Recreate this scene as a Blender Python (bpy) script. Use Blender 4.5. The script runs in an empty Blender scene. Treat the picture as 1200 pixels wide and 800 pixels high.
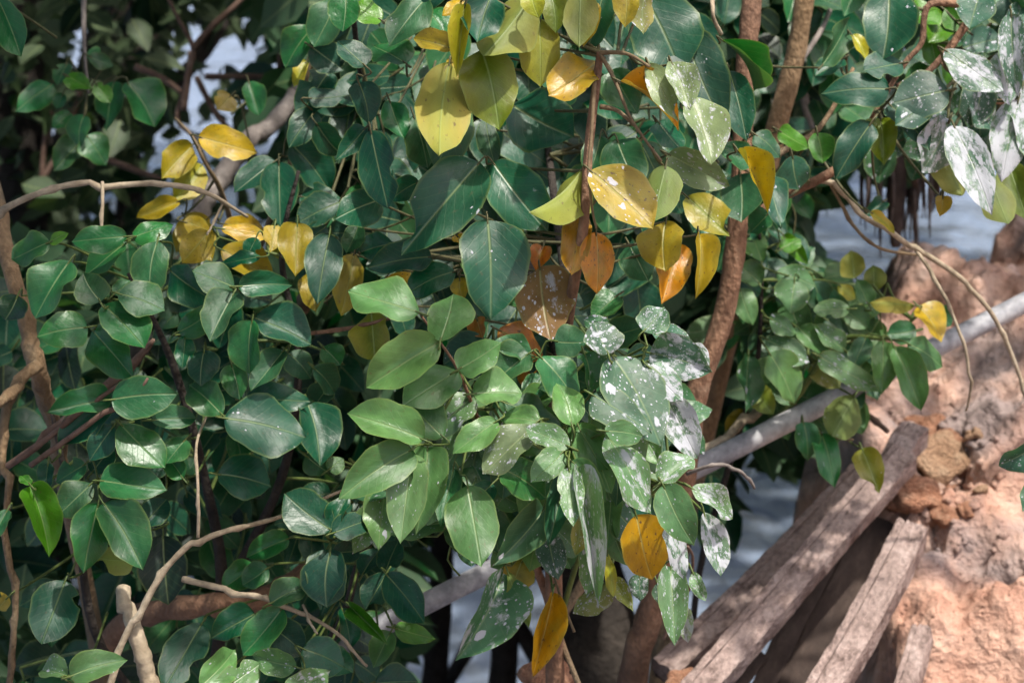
import bpy, math, random
import numpy as np
from mathutils import Vector, Matrix

# ------------------------------------------------------------------ camera, sky, sun, exposure
scene = bpy.context.scene
COL = scene.collection
HC = 2.2                                   # camera height above the water
PITCH = math.radians(12.0)
K = 22.3 / 55.0 / 1200.0                   # metres per photo pixel at one metre
cam_data = bpy.data.cameras.new('camera')
cam_data.lens = 55.0
cam_data.sensor_width = 22.3
cam_data.clip_start = 0.05
cam_data.clip_end = 3000
cam_data.dof.use_dof = True
cam_data.dof.focus_distance = 2.28
cam_data.dof.aperture_fstop = 5.6
cam = bpy.data.objects.new('camera', cam_data)
COL.objects.link(cam)
cam.location = (0, 0, HC)
cam.rotation_euler = (math.pi / 2 - PITCH, 0, 0)
scene.camera = cam

SUN_EL, SUN_AZ = math.radians(66), math.radians(135)   # azimuth clockwise from +Y: behind and right of the camera
world = bpy.data.worlds.new('World')
scene.world = world
world.use_nodes = True
wn = world.node_tree
wn.nodes.clear()
sky = wn.nodes.new('ShaderNodeTexSky')
sky.sky_type = 'NISHITA'
sky.sun_disc = False
sky.sun_elevation = SUN_EL
sky.sun_rotation = SUN_AZ
sky.dust_density = 5.0
sky.air_density = 1.0
bg = wn.nodes.new('ShaderNodeBackground')
bg.inputs['Strength'].default_value = 0.15
wo = wn.nodes.new('ShaderNodeOutputWorld')
wn.links.new(sky.outputs[0], bg.inputs['Color'])
wn.links.new(bg.outputs[0], wo.inputs['Surface'])

sun_data = bpy.data.lights.new('sun', 'SUN')
sun_data.energy = 3.2
sun_data.angle = math.radians(1.5)
sun_data.color = (1.0, 0.95, 0.87)
sun = bpy.data.objects.new('sun', sun_data)
COL.objects.link(sun)
to_sun = Vector((math.sin(SUN_AZ) * math.cos(SUN_EL), math.cos(SUN_AZ) * math.cos(SUN_EL), math.sin(SUN_EL)))
sun.rotation_euler = to_sun.to_track_quat('Z', 'Y').to_euler()

scene.view_settings.view_transform = 'Standard'
scene.view_settings.look = 'None'
scene.view_settings.exposure = 0.82
scene.view_settings.gamma = 1.0

# ------------------------------------------------------------------ helpers
rng = random.Random(11)
RIGHT = Vector((1, 0, 0))
UP = Vector((0, math.sin(PITCH), math.cos(PITCH)))
BACK = Vector((0, -math.cos(PITCH), math.sin(PITCH)))
CAM = Vector((0, 0, HC))
TILE = {'A': (0, 0, 2.9625), 'B': (400, 0, 2.9625), 'C': (800, 0, 2.9625), 'D': (0, 265, 2.9625), 'E': (400, 265, 2.9625),
        'F': (800, 265, 2.9625), 'G': (0, 530, 2.9625), 'H': (400, 530, 2.9625), 'I': (800, 530, 2.9625),
        'M': (560, 480, 4.0), 'N': (680, 380, 5.715), 'Q': (620, 600, 4.0), 'R': (380, 600, 4.0), 'P': (0, 0, 1.0)}


def c2w(v):
    return RIGHT * v[0] + UP * v[1] + BACK * v[2]


def P(px, py, d):
    """World point seen at photo pixel (px, py) at depth d metres."""
    return CAM + c2w(((px - 600) * K * d, (400 - py) * K * d, -d))


def to_px(w):
    r = w - CAM
    d = -r.dot(BACK)
    return 600 + r.dot(RIGHT) / (K * d), 400 - r.dot(UP) / (K * d), d


def tp(t, x, y):
    ox, oy, s = TILE[t]
    return ox + x / s, oy + y / s


def link(name, me, mat=None, parent=None):
    o = bpy.data.objects.new(name, me)
    COL.objects.link(o)
    if mat is not None and me is not None and not me.materials:
        me.materials.append(mat)
    if parent is not None:
        o.parent = parent
        o.matrix_parent_inverse = parent.matrix_world.inverted() if parent.type != 'EMPTY' else Matrix.Translation(-parent.location)
    return o


def tag(o, label, cat, group=None):
    o['label'] = label
    o['category'] = cat
    o['kind'] = 'thing'
    if group:
        o['group'] = group
    return o


def thing(name, loc, label, cat, group=None):
    o = bpy.data.objects.new(name, None)
    COL.objects.link(o)
    o.location = loc
    o.empty_display_size = 0.05
    return tag(o, label, cat, group)


def struct(o):
    o['kind'] = 'structure'
    return o


class MB:
    """Collects verts and faces of one mesh."""
    def __init__(self):
        self.v, self.f = [], []

    def tube(self, pts, radii, sides=8, rough=0.0, smooth=6, seed=0, caps=True, kink=0.0):
        pts = [Vector(p) for p in pts]
        if not isinstance(radii, (list, tuple)):
            radii = [radii] * len(pts)
        radii = list(radii)
        if smooth > 1 and len(pts) > 2:
            npts, nr = [], []
            for i in range(len(pts) - 1):
                p0 = pts[max(i - 1, 0)]; p1 = pts[i]; p2 = pts[i + 1]; p3 = pts[min(i + 2, len(pts) - 1)]
                for k in range(smooth):
                    t = k / smooth
                    npts.append(0.5 * ((2 * p1) + (p2 - p0) * t + (2 * p0 - 5 * p1 + 4 * p2 - p3) * t * t + (3 * p1 - p0 - 3 * p2 + p3) * t ** 3))
                    nr.append(radii[i] * (1 - t) + radii[i + 1] * t)
            npts.append(pts[-1]); nr.append(radii[-1])
            pts, radii = npts, nr
        r_ = random.Random(seed)
        if kink:
            every = max(3, int(r_.uniform(5, 9)))
            off = Vector((0, 0, 0))
            for i in range(1, len(pts) - 1):
                if i % every == 0:
                    off = Vector((r_.gauss(0, 1), r_.gauss(0, 1), r_.gauss(0, 1))) * min(radii[i], .004) * kink
                pts[i] = pts[i] + off * (1 - (i % every) / every)
                if i % every == 0:
                    radii[i] = radii[i] + min(radii[i] * .28, .0012)
        base = len(self.v)
        n = len(pts)
        ref = Vector((0.3, 0.8, 0.5)).normalized()
        ph = r_.random() * 6
        for i in range(n):
            t = (pts[min(i + 1, n - 1)] - pts[max(i - 1, 0)])
            if t.length < 1e-9:
                t = Vector((0, 0, 1))
            t.normalize()
            a = t.cross(ref)
            if a.length < 1e-3:
                a = t.cross(Vector((1, 0, 0)))
            a.normalize()
            b = t.cross(a)
            bulge = 1 + rough * (math.sin(i * 1.7 + ph) * 0.5 + r_.uniform(-.6, .6))
            for s in range(sides):
                an = 2 * math.pi * s / sides
                rr = radii[i] * bulge * (1 + rough * 0.7 * r_.uniform(-1, 1))
                self.v.append(pts[i] + (a * math.cos(an) + b * math.sin(an)) * rr)
        for i in range(n - 1):
            for s in range(sides):
                s2 = (s + 1) % sides
                self.f.append((base + i * sides + s, base + i * sides + s2, base + (i + 1) * sides + s2, base + (i + 1) * sides + s))
        if caps:
            self.f.append(tuple(base + s for s in range(sides))[::-1])
            self.f.append(tuple(base + (n - 1) * sides + s for s in range(sides)))
        return self

    def build(self, name, mat, parent=None, smooth=True):
        me = bpy.data.meshes.new(name)
        me.from_pydata([tuple(v) for v in self.v], [], self.f)
        if smooth:
            me.shade_smooth()
        return link(name, me, mat, parent)


# ------------------------------------------------------------------ materials
def nodes_of(m):
    m.use_nodes = True
    nt = m.node_tree
    nt.nodes.clear()
    return nt, (lambda t, **kw: _node(nt, t, **kw)), nt.links.new


def _node(nt, t, **kw):
    n = nt.nodes.new(t)
    for k, v in kw.items():
        setattr(n, k, v)
    return n


def ramp(nt, stops):
    r = nt.nodes.new('ShaderNodeValToRGB')
    e = r.color_ramp.elements
    while len(e) < len(stops):
        e.new(0.5)
    for el, (p, c) in zip(e, stops):
        el.position = p
        el.color = c if len(c) == 4 else (*c, 1)
    return r


def math_n(nt, op, a=None, b=None, clamp=False):
    n = nt.nodes.new('ShaderNodeMath')
    n.operation = op
    n.use_clamp = clamp
    for i, x in enumerate((a, b)):
        if x is None:
            continue
        if isinstance(x, (int, float)):
            n.inputs[i].default_value = x
        else:
            nt.links.new(x, n.inputs[i])
    return n.outputs[0]


def mixc(nt, fac, a, b, mode='MIX'):
    n = nt.nodes.new('ShaderNodeMix')
    n.data_type = 'RGBA'
    n.blend_type = mode
    for sock, x in ((n.inputs[0], fac), (n.inputs[6], a), (n.inputs[7], b)):
        if isinstance(x, (int, float)):
            sock.default_value = x
        elif isinstance(x, tuple):
            sock.default_value = x if len(x) == 4 else (*x, 1)
        else:
            nt.links.new(x, sock)
    return n.outputs[2]


def leaf_material(name, detail=True):
    m = bpy.data.materials.new(name)
    nt, N, Lk = nodes_of(m)
    info = N('ShaderNodeObjectInfo')
    geo = N('ShaderNodeNewGeometry')
    uv = N('ShaderNodeUVMap')
    uv.uv_map = 'UVMap'
    sep = N('ShaderNodeSeparateXYZ')
    Lk(uv.outputs[0], sep.inputs[0])
    lat = math_n(nt, 'ABSOLUTE', math_n(nt, 'SUBTRACT', sep.outputs[0], 0.5))     # distance from midrib, 0..0.5
    tl = sep.outputs[1]
    base = info.outputs['Color']
    hsv = N('ShaderNodeHueSaturation')
    rnd = math_n(nt, 'FRACT', math_n(nt, 'ADD', info.outputs['Random'], geo.outputs['Random Per Island']))
    Lk(math_n(nt, 'ADD', math_n(nt, 'MULTIPLY', rnd, 0.03), 0.485), hsv.inputs['Hue'])
    Lk(math_n(nt, 'ADD', math_n(nt, 'MULTIPLY', rnd, -0.5), 1.2), hsv.inputs['Value'])
    hsv.inputs['Saturation'].default_value = 1.2
    Lk(base, hsv.inputs['Color'])
    col = hsv.outputs[0]
    # a coordinate that differs from leaf to leaf
    off = N('ShaderNodeCombineXYZ')
    Lk(math_n(nt, 'MULTIPLY', rnd, 37.0), off.inputs[0])
    Lk(math_n(nt, 'MULTIPLY', rnd, 91.0), off.inputs[1])
    add = N('ShaderNodeVectorMath', operation='ADD')
    Lk(uv.outputs[0], add.inputs[0]); Lk(off.outputs[0], add.inputs[1])
    n1 = N('ShaderNodeTexNoise')
    n1.inputs['Scale'].default_value = 3.2; n1.inputs['Detail'].default_value = 5
    Lk(add.outputs[0], n1.inputs['Vector'])
    blotch = ramp(nt, [(0.3, (0.62, 0.62, 0.62)), (0.7, (1.3, 1.3, 1.2))])
    Lk(n1.outputs[0], blotch.inputs[0])
    col = mixc(nt, 0.75, col, blotch.outputs[0], 'MULTIPLY')
    # second colour (yellowing leaves go green along the midrib, green ones brown at the edge)
    at2 = N('ShaderNodeAttribute', attribute_type='OBJECT', attribute_name='aging')
    rim = math_n(nt, 'MULTIPLY', math_n(nt, 'ADD', math_n(nt, 'MULTIPLY', lat, 1.5), math_n(nt, 'MULTIPLY', n1.outputs[0], 0.8)), at2.outputs['Fac'], True)
    col = mixc(nt, rim, col, (0.45, 0.30, 0.03))
    uv2 = N('ShaderNodeUVMap')
    uv2.uv_map = 'Edge'
    sp2 = N('ShaderNodeSeparateXYZ')
    Lk(uv2.outputs[0], sp2.inputs[0])
    edge = math_n(nt, 'ABSOLUTE', math_n(nt, 'SUBTRACT', math_n(nt, 'MULTIPLY', sp2.outputs[0], 2.0), 1.0))
    margin = math_n(nt, 'MULTIPLY', math_n(nt, 'SUBTRACT', edge, 0.90), 10.0, True)
    col = mixc(nt, math_n(nt, 'MULTIPLY', margin, 0.55), col, mixc(nt, 0.5, base, (0.30, 0.36, 0.07)))  # yellowish rim light tinted into the leaf edge
    # veins
    vein = math_n(nt, 'SUBTRACT', math_n(nt, 'MULTIPLY', tl, 8.0), math_n(nt, 'ADD', math_n(nt, 'MULTIPLY', lat, 6.0), math_n(nt, 'MULTIPLY', n1.outputs[0], 0.9)))
    fr = math_n(nt, 'ABSOLUTE', math_n(nt, 'SUBTRACT', math_n(nt, 'FRACT', vein), 0.5))
    side = math_n(nt, 'MULTIPLY', math_n(nt, 'SUBTRACT', fr, 0.435, ), 15.0, True)
    mid = math_n(nt, 'SUBTRACT', 1.0, math_n(nt, 'MULTIPLY', lat, 38.0), True)
    taper = math_n(nt, 'SUBTRACT', 1.05, math_n(nt, 'MULTIPLY', tl, 0.75), True)
    vcol = mixc(nt, 0.55, base, (0.42, 0.50, 0.22))
    col = mixc(nt, math_n(nt, 'MULTIPLY', side, 0.10), col, vcol)
    col = mixc(nt, math_n(nt, 'MULTIPLY', math_n(nt, 'MULTIPLY', mid, taper), 0.85), col, vcol)
    # yellowing comes in patches: some of the green is left, some has browned
    n6 = N('ShaderNodeTexNoise'); n6.inputs['Scale'].default_value = 2.4; n6.inputs['Detail'].default_value = 6; n6.inputs['Roughness'].default_value = 0.65
    Lk(add.outputs[0], n6.inputs['Vector'])
    sepb = N('ShaderNodeSeparateColor')
    Lk(base, sepb.inputs[0])
    old = math_n(nt, 'MULTIPLY', math_n(nt, 'SUBTRACT', sepb.outputs[0], 0.10), 5.0, True)
    gre = math_n(nt, 'MULTIPLY', math_n(nt, 'SUBTRACT', n6.outputs[0], 0.50), 5.0, True)
    brn = math_n(nt, 'MULTIPLY', math_n(nt, 'SUBTRACT', 0.40, n6.outputs[0]), 7.0, True)
    col = mixc(nt, math_n(nt, 'MULTIPLY', math_n(nt, 'MULTIPLY', gre, old), 0.5), col, (0.16, 0.19, 0.03))
    col = mixc(nt, math_n(nt, 'MULTIPLY', math_n(nt, 'MULTIPLY', brn, old), 0.6), col, (0.24, 0.11, 0.025))
    # underside paler and duller
    col_back = mixc(nt, 0.28, col, (0.16, 0.22, 0.09))
    colf = mixc(nt, geo.outputs['Backfacing'], col, col_back)
    # small specks
    n3 = N('ShaderNodeTexVoronoi')
    n3.inputs['Scale'].default_value = 9.0
    Lk(add.outputs[0], n3.inputs['Vector'])
    n4 = N('ShaderNodeTexNoise'); n4.inputs['Scale'].default_value = 2.0
    Lk(add.outputs[0], n4.inputs['Vector'])
    speck = math_n(nt, 'MULTIPLY', math_n(nt, 'SUBTRACT', 0.10, n3.outputs['Distance']), 25.0, True)
    speck = math_n(nt, 'MULTIPLY', speck, math_n(nt, 'MULTIPLY', math_n(nt, 'SUBTRACT', n4.outputs[0], 0.52), 14.0, True))
    n5 = N('ShaderNodeTexNoise'); n5.inputs['Scale'].default_value = 13.0; n5.inputs['Detail'].default_value = 4
    Lk(add.outputs[0], n5.inputs['Vector'])
    fleck = math_n(nt, 'MULTIPLY', math_n(nt, 'SUBTRACT', n5.outputs[0], 0.62), 12.0, True)
    sepc = N('ShaderNodeSeparateColor')
    Lk(base, sepc.inputs[0])
    colf = mixc(nt, math_n(nt, 'MULTIPLY', fleck, math_n(nt, 'ADD', math_n(nt, 'MULTIPLY', sepc.outputs[0], 2.2), 0.25), True), colf, (0.10, 0.055, 0.02))
    # white spatter, amount per leaf
    at = N('ShaderNodeAttribute', attribute_type='OBJECT', attribute_name='spatter')
    n2 = N('ShaderNodeTexNoise')
    n2.inputs['Scale'].default_value = 3.6; n2.inputs['Detail'].default_value = 7; n2.inputs['Roughness'].default_value = 0.66
    n2.inputs['Distortion'].default_value = 0.25
    Lk(add.outputs[0], n2.inputs['Vector'])
    amt = at.outputs['Fac']
    thr = math_n(nt, 'SUBTRACT', 0.70, math_n(nt, 'MULTIPLY', amt, 0.27))
    spl = math_n(nt, 'MULTIPLY', math_n(nt, 'SUBTRACT', n2.outputs[0], thr), 11.0, True)
    spl = math_n(nt, 'MULTIPLY', spl, math_n(nt, 'MULTIPLY', amt, 6.0, True))
    drops = None
    for sc_, cut, gate in ((4.5, 0.34, 0.50), (10.0, 0.34, 0.46), (22.0, 0.36, 0.44)):
        vo = N('ShaderNodeTexVoronoi'); vo.inputs['Scale'].default_value = sc_
        wob = N('ShaderNodeTexNoise'); wob.inputs['Scale'].default_value = sc_ * 2.2
        Lk(add.outputs[0], wob.inputs['Vector'])
        Lk(add.outputs[0], vo.inputs['Vector'])
        cs = N('ShaderNodeSeparateColor')
        Lk(vo.outputs['Color'], cs.inputs[0])
        rad_ = math_n(nt, 'MULTIPLY', math_n(nt, 'MULTIPLY', cs.outputs[0], cut), math_n(nt, 'ADD', math_n(nt, 'MULTIPLY', wob.outputs[0], 1.6), 0.2))
        on = math_n(nt, 'GREATER_THAN', math_n(nt, 'SUBTRACT', math_n(nt, 'MULTIPLY', amt, 1.5), 0.22), math_n(nt, 'ADD', cs.outputs[1], math_n(nt, 'MULTIPLY', math_n(nt, 'SUBTRACT', 0.5, n4.outputs[0]), 1.0)))
        dr = math_n(nt, 'MULTIPLY', math_n(nt, 'MULTIPLY', math_n(nt, 'SUBTRACT', rad_, vo.outputs['Distance']), 22.0, True), on)
        drops = dr if drops is None else math_n(nt, 'MAXIMUM', drops, dr)
    spl = math_n(nt, 'MULTIPLY', math_n(nt, 'MAXIMUM', math_n(nt, 'MULTIPLY', spl, 0.92), drops), 0.9)
    spl2 = math_n(nt, 'MAXIMUM', spl, math_n(nt, 'MULTIPLY', speck, math_n(nt, 'ADD', math_n(nt, 'MULTIPLY', amt, 2.0), 0.05), True))
    white = mixc(nt, math_n(nt, 'MULTIPLY', n1.outputs[0], 0.8), (0.48, 0.48, 0.53), (0.29, 0.30, 0.33))
    # dusty film on spattered leaves
    film = math_n(nt, 'MULTIPLY', math_n(nt, 'MULTIPLY', at.outputs['Fac'], 0.36), n1.outputs[0], True)
    colf = mixc(nt, film, colf, (0.40, 0.45, 0.40))
    colf = mixc(nt, spl2, colf, white)
    pb = N('ShaderNodeBsdfPrincipled')
    Lk(colf, pb.inputs['Base Color'])
    rough = math_n(nt, 'ADD', math_n(nt, 'ADD', math_n(nt, 'ADD', 0.24, math_n(nt, 'MULTIPLY', rnd, 0.2)), math_n(nt, 'MULTIPLY', n1.outputs[0], 0.2)), math_n(nt, 'MULTIPLY', spl2, 0.4))
    rough = math_n(nt, 'ADD', rough, math_n(nt, 'MULTIPLY', geo.outputs['Backfacing'], 0.2), True)
    Lk(rough, pb.inputs['Roughness'])
    pb.inputs['Specular IOR Level'].default_value = 0.5
    bump = N('ShaderNodeBump')
    bump.inputs['Strength'].default_value = 0.34
    bump.inputs['Distance'].default_value = 0.02
    h = math_n(nt, 'SUBTRACT', math_n(nt, 'MULTIPLY', n1.outputs[0], 0.25), math_n(nt, 'MULTIPLY', math_n(nt, 'MAXIMUM', mid, math_n(nt, 'MULTIPLY', side, 0.10)), 0.10))
    h = math_n(nt, 'ADD', h, math_n(nt, 'MULTIPLY', spl2, 0.06))
    Lk(h, bump.inputs['Height'])
    if detail:
        Lk(bump.outputs[0], pb.inputs['Normal'])
    tr = N('ShaderNodeBsdfTranslucent')
    tcol = mixc(nt, 1.0, colf, (1.2, 1.35, 0.5), 'MULTIPLY')
    Lk(tcol, tr.inputs['Color'])
    mx = N('ShaderNodeMixShader')
    Lk(math_n(nt, 'MULTIPLY', math_n(nt, 'SUBTRACT', 1.0, spl2), 0.25), mx.inputs[0])
    Lk(pb.outputs[0], mx.inputs[1]); Lk(tr.outputs[0], mx.inputs[2])
    out = N('ShaderNodeOutputMaterial')
    Lk(mx.outputs[0], out.inputs['Surface'])
    return m


def rough_material(name, stops, scale=8.0, bump=0.4, bdist=0.01, rough=0.85, detail=8, stretch=None, scale2=None, tint2=None, coords='Object', spec=0.3, fine=5.0):
    """Noise-coloured matte surface: bark, timber, clay, dusty plastic."""
    m = bpy.data.materials.new(name)
    nt, N, Lk = nodes_of(m)
    tc = N('ShaderNodeTexCoord')
    vec = tc.outputs[coords]
    if stretch:
        mp = N('ShaderNodeMapping')
        mp.inputs['Scale'].default_value = stretch
        Lk(vec, mp.inputs[0]); vec = mp.outputs[0]
    n1 = N('ShaderNodeTexNoise')
    n1.inputs['Scale'].default_value = scale; n1.inputs['Detail'].default_value = detail; n1.inputs['Roughness'].default_value = 0.62
    Lk(vec, n1.inputs['Vector'])
    r = ramp(nt, stops)
    Lk(n1.outputs[0], r.inputs[0])
    col = r.outputs[0]
    if tint2:
        n2 = N('ShaderNodeTexNoise')
        n2.inputs['Scale'].default_value = scale2; n2.inputs['Detail'].default_value = 6
        Lk(vec, n2.inputs['Vector'])
        f = ramp(nt, [(0.47, (0, 0, 0)), (0.60, (1, 1, 1))])
        Lk(n2.outputs[0], f.inputs[0])
        col = mixc(nt, math_n(nt, 'MULTIPLY', f.outputs[0], 0.85), col, tint2)
    n3 = N('ShaderNodeTexNoise')
    n3.inputs['Scale'].default_value = scale * fine; n3.inputs['Detail'].default_value = 6
    Lk(vec, n3.inputs['Vector'])
    rr = ramp(nt, [(0.3, (0.72, 0.72, 0.72)), (0.7, (1.2, 1.2, 1.2))])
    Lk(n3.outputs[0], rr.inputs[0])
    col = mixc(nt, 0.8, col, rr.outputs[0], 'MULTIPLY')
    pb = N('ShaderNodeBsdfPrincipled')
    Lk(col, pb.inputs['Base Color'])
    pb.inputs['Roughness'].default_value = rough
    pb.inputs['Specular IOR Level'].default_value = spec
    b = N('ShaderNodeBump')
    b.inputs['Strength'].default_value = bump
    b.inputs['Distance'].default_value = bdist
    Lk(math_n(nt, 'ADD', n1.outputs[0], math_n(nt, 'MULTIPLY', n3.outputs[0], 0.6)), b.inputs['Height'])
    Lk(b.outputs[0], pb.inputs['Normal'])
    out = N('ShaderNodeOutputMaterial')
    Lk(pb.outputs[0], out.inputs['Surface'])
    return m


LEAF = leaf_material('leaf_blade')
BARK_RED = rough_material('reddish_bark', [(0.3, (0.13, 0.07, 0.042)), (0.55, (0.26, 0.145, 0.088)), (0.75, (0.35, 0.23, 0.15))], 45, 0.8, 0.008, stretch=(1, 1, 0.6), scale2=14, tint2=(0.15, 0.085, 0.055))
BARK_TAN = rough_material('tan_bark', [(0.3, (0.14, 0.085, 0.045)), (0.6, (0.27, 0.18, 0.10)), (0.8, (0.36, 0.28, 0.18))], 45, 0.8, 0.008, stretch=(1, 1, 0.6), scale2=12, tint2=(0.13, 0.10, 0.065))
BARK_GREY = rough_material('grey_bark', [(0.3, (0.10, 0.085, 0.075)), (0.6, (0.22, 0.19, 0.17)), (0.8, (0.33, 0.30, 0.27))], 25, 0.5, 0.006)
BARK_DARK = rough_material('dark_bark', [(0.3, (0.016, 0.013, 0.011)), (0.6, (0.040, 0.032, 0.026)), (0.8, (0.07, 0.055, 0.045))], 14, 0.8, 0.02)
BARK_PALE = rough_material('pale_bark', [(0.3, (0.20, 0.155, 0.10)), (0.6, (0.38, 0.31, 0.22)), (0.8, (0.50, 0.44, 0.34))], 35, 0.5, 0.003)
DRY_WOOD = rough_material('dry_stick', [(0.3, (0.08, 0.045, 0.03)), (0.6, (0.16, 0.10, 0.075)), (0.8, (0.25, 0.19, 0.15))], 40, 0.5, 0.003)
TWIG_GREEN = rough_material('green_twig', [(0.3, (0.05, 0.085, 0.022)), (0.7, (0.12, 0.155, 0.04))], 30, 0.2, 0.002, rough=0.5)
TWIG_OLIVE = rough_material('olive_twig', [(0.3, (0.045, 0.05, 0.022)), (0.7, (0.11, 0.10, 0.045))], 40, 0.3, 0.002, rough=0.6)
TWIG_BROWN = rough_material('brown_twig', [(0.3, (0.10, 0.065, 0.035)), (0.7, (0.22, 0.16, 0.09))], 40, 0.3, 0.002, rough=0.7)
TIMBER = rough_material('muddy_timber', [(0.30, (0.115, 0.078, 0.066)), (0.5, (0.30, 0.222, 0.195)), (0.70, (0.43, 0.34, 0.305))], 55, 1.0, 0.005, scale2=14.0, tint2=(0.27, 0.20, 0.175), fine=4, stretch=(1, .6, 1))
TIMBER_DARK = rough_material('shaded_timber', [(0.25, (0.025, 0.017, 0.014)), (0.5, (0.05, 0.034, 0.027)), (0.75, (0.09, 0.065, 0.052))], 30, 0.7, 0.004, stretch=(1, .4, 1))  # near-black wood tone carries the shade between and under the beams
CLAY = rough_material('clay', [(0.26, (0.22, 0.14, 0.11)), (0.40, (0.43, 0.235, 0.165)), (0.54, (0.56, 0.355, 0.265)), (0.72, (0.65, 0.50, 0.42))], 9.0, 1.0, 0.035, scale2=5.5, tint2=(0.27, 0.225, 0.215), detail=10, fine=6)
CLOD = rough_material('clay_clod', [(0.28, (0.34, 0.15, 0.085)), (0.5, (0.52, 0.26, 0.155)), (0.75, (0.58, 0.36, 0.24))], 2.2, 0.7, 0.12, detail=8, fine=4)
CLOD_TAN = rough_material('sandy_clod', [(0.28, (0.34, 0.19, 0.11)), (0.5, (0.50, 0.31, 0.19)), (0.75, (0.58, 0.41, 0.27))], 2.2, 0.7, 0.12, detail=8, fine=4)
PIPE = rough_material('dusty_pipe', [(0.30, (0.11, 0.115, 0.13)), (0.5, (0.25, 0.25, 0.27)), (0.7, (0.44, 0.44, 0.45))], 26.0, 0.3, 0.003, rough=0.6, scale2=11.0, tint2=(0.46, 0.45, 0.45), spec=0.5)
ROOT = rough_material('hanging_root', [(0.3, (0.03, 0.022, 0.02)), (0.7, (0.085, 0.06, 0.05))], 30, 0.4, 0.003)


def water_material():
    m = bpy.data.materials.new('rippled_water')
    nt, N, Lk = nodes_of(m)
    tc = N('ShaderNodeTexCoord')
    mp = N('ShaderNodeMapping')
    mp.inputs['Scale'].default_value = (1.0, 0.55, 1.0)
    mp.inputs['Rotation'].default_value = (0, 0, math.radians(25))
    Lk(tc.outputs['Object'], mp.inputs[0])
    n1 = N('ShaderNodeTexNoise'); n1.inputs['Scale'].default_value = 3.5; n1.inputs['Detail'].default_value = 4; n1.inputs['Distortion'].default_value = 0.6
    n2 = N('ShaderNodeTexNoise'); n2.inputs['Scale'].default_value = 14.0; n2.inputs['Detail'].default_value = 3
    Lk(mp.outputs[0], n1.inputs['Vector']); Lk(mp.outputs[0], n2.inputs['Vector'])
    b = N('ShaderNodeBump'); b.inputs['Strength'].default_value = 0.9; b.inputs['Distance'].default_value = 0.12
    n0 = N('ShaderNodeTexNoise'); n0.inputs['Scale'].default_value = 1.1; n0.inputs['Detail'].default_value = 3; n0.inputs['Distortion'].default_value = 0.8
    Lk(mp.outputs[0], n0.inputs['Vector'])
    Lk(math_n(nt, 'ADD', math_n(nt, 'MULTIPLY', n0.outputs[0], 2.6), math_n(nt, 'ADD', n1.outputs[0], math_n(nt, 'MULTIPLY', n2.outputs[0], 0.25))), b.inputs['Height'])
    pb = N('ShaderNodeBsdfPrincipled')
    pb.inputs['Base Color'].default_value = (0.21, 0.26, 0.35, 1)       # silty water
    pb.inputs['Roughness'].default_value = 0.12
    pb.inputs['IOR'].default_value = 1.33
    Lk(b.outputs[0], pb.inputs['Normal'])
    out = N('ShaderNodeOutputMaterial')
    Lk(pb.outputs[0], out.inputs['Surface'])
    return m


WATER = water_material()

# ------------------------------------------------------------------ the setting: water and clay bank
mb = MB()
mb.v = [(-600, -60, 0), (600, -60, 0), (600, 1400, 0), (-600, 1400, 0)]
mb.f = [(0, 1, 2, 3)]
struct(mb.build('water', WATER, smooth=False))


def vnoise(seed):
    r = np.random.RandomState(seed)
    g = r.rand(64, 64)

    def f(x, y):
        xi = np.floor(x).astype(int); yi = np.floor(y).astype(int)
        fx = x - xi; fy = y - yi
        fx = fx * fx * (3 - 2 * fx); fy = fy * fy * (3 - 2 * fy)
        a = g[xi % 64, yi % 64]; b_ = g[(xi + 1) % 64, yi % 64]; c = g[xi % 64, (yi + 1) % 64]; d = g[(xi + 1) % 64, (yi + 1) % 64]
        return (a * (1 - fx) + b_ * fx) * (1 - fy) + (c * (1 - fx) + d * fx) * fy - 0.5
    return f


def fbm(seed, x, y, s, octaves=5, gain=0.5):
    out = 0; a = 1
    for i in range(octaves):
        out = out + a * vnoise(seed + i)(x * s * 2 ** i, y * s * 2 ** i)
        a *= gain
    return out


def bank_edge(y):
    """x of the lip of the clay bank at distance y."""
    e = np.interp(y, [0.9, 1.5, 2.0, 2.5, 2.75, 2.98, 3.15, 3.31, 3.54, 3.96, 4.6, 6, 9],
                  [-1.6, -0.2, .30, .46, .47, .475, .44, .44, .55, .84, 1.25, 1.9, 3.2])
    return e


def bank_height(x, y):
    e = bank_edge(y)
    top = np.interp(y, [0, 1.0, 2.2, 2.75, 2.98, 3.31, 3.54, 3.96, 5, 9], [HC - 1.55, HC - 1.5, HC - 1.12, HC - .99, HC - .90, HC - .765, HC - .68, HC - .61, HC - .6, HC - .7])
    s = x - e
    plateau = top + 0.32 * np.clip(s, 0, 1.2) - 0.10 * np.clip(s - 0.6, 0, 5)
    plateau = plateau + 0.13 * fbm(3, x, y, 1.9, 3) + 0.075 * fbm(8, x, y, 7.0, 5, 0.6)
    drop = np.clip(-(s + 0.05 * fbm(5, x, y, 5.0, 3)) / 0.75, 0, 1)
    fall = 1 - (1 - drop) ** 2.2
    z = plateau * (1 - fall) + (-0.35) * fall
    rid = np.abs(fbm(31, x, y, 4.5, 4, 0.55))
    z = z - 0.05 * np.clip(0.10 - rid, 0, .1) / .1 * (fall < 0.02) + 0.012 * fbm(41, x, y, 34.0, 3, .7)
    z = z + 0.06 * fbm(21, x, y, 11.0, 4, 0.6) * (fall > 0.02)
    return z


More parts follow.
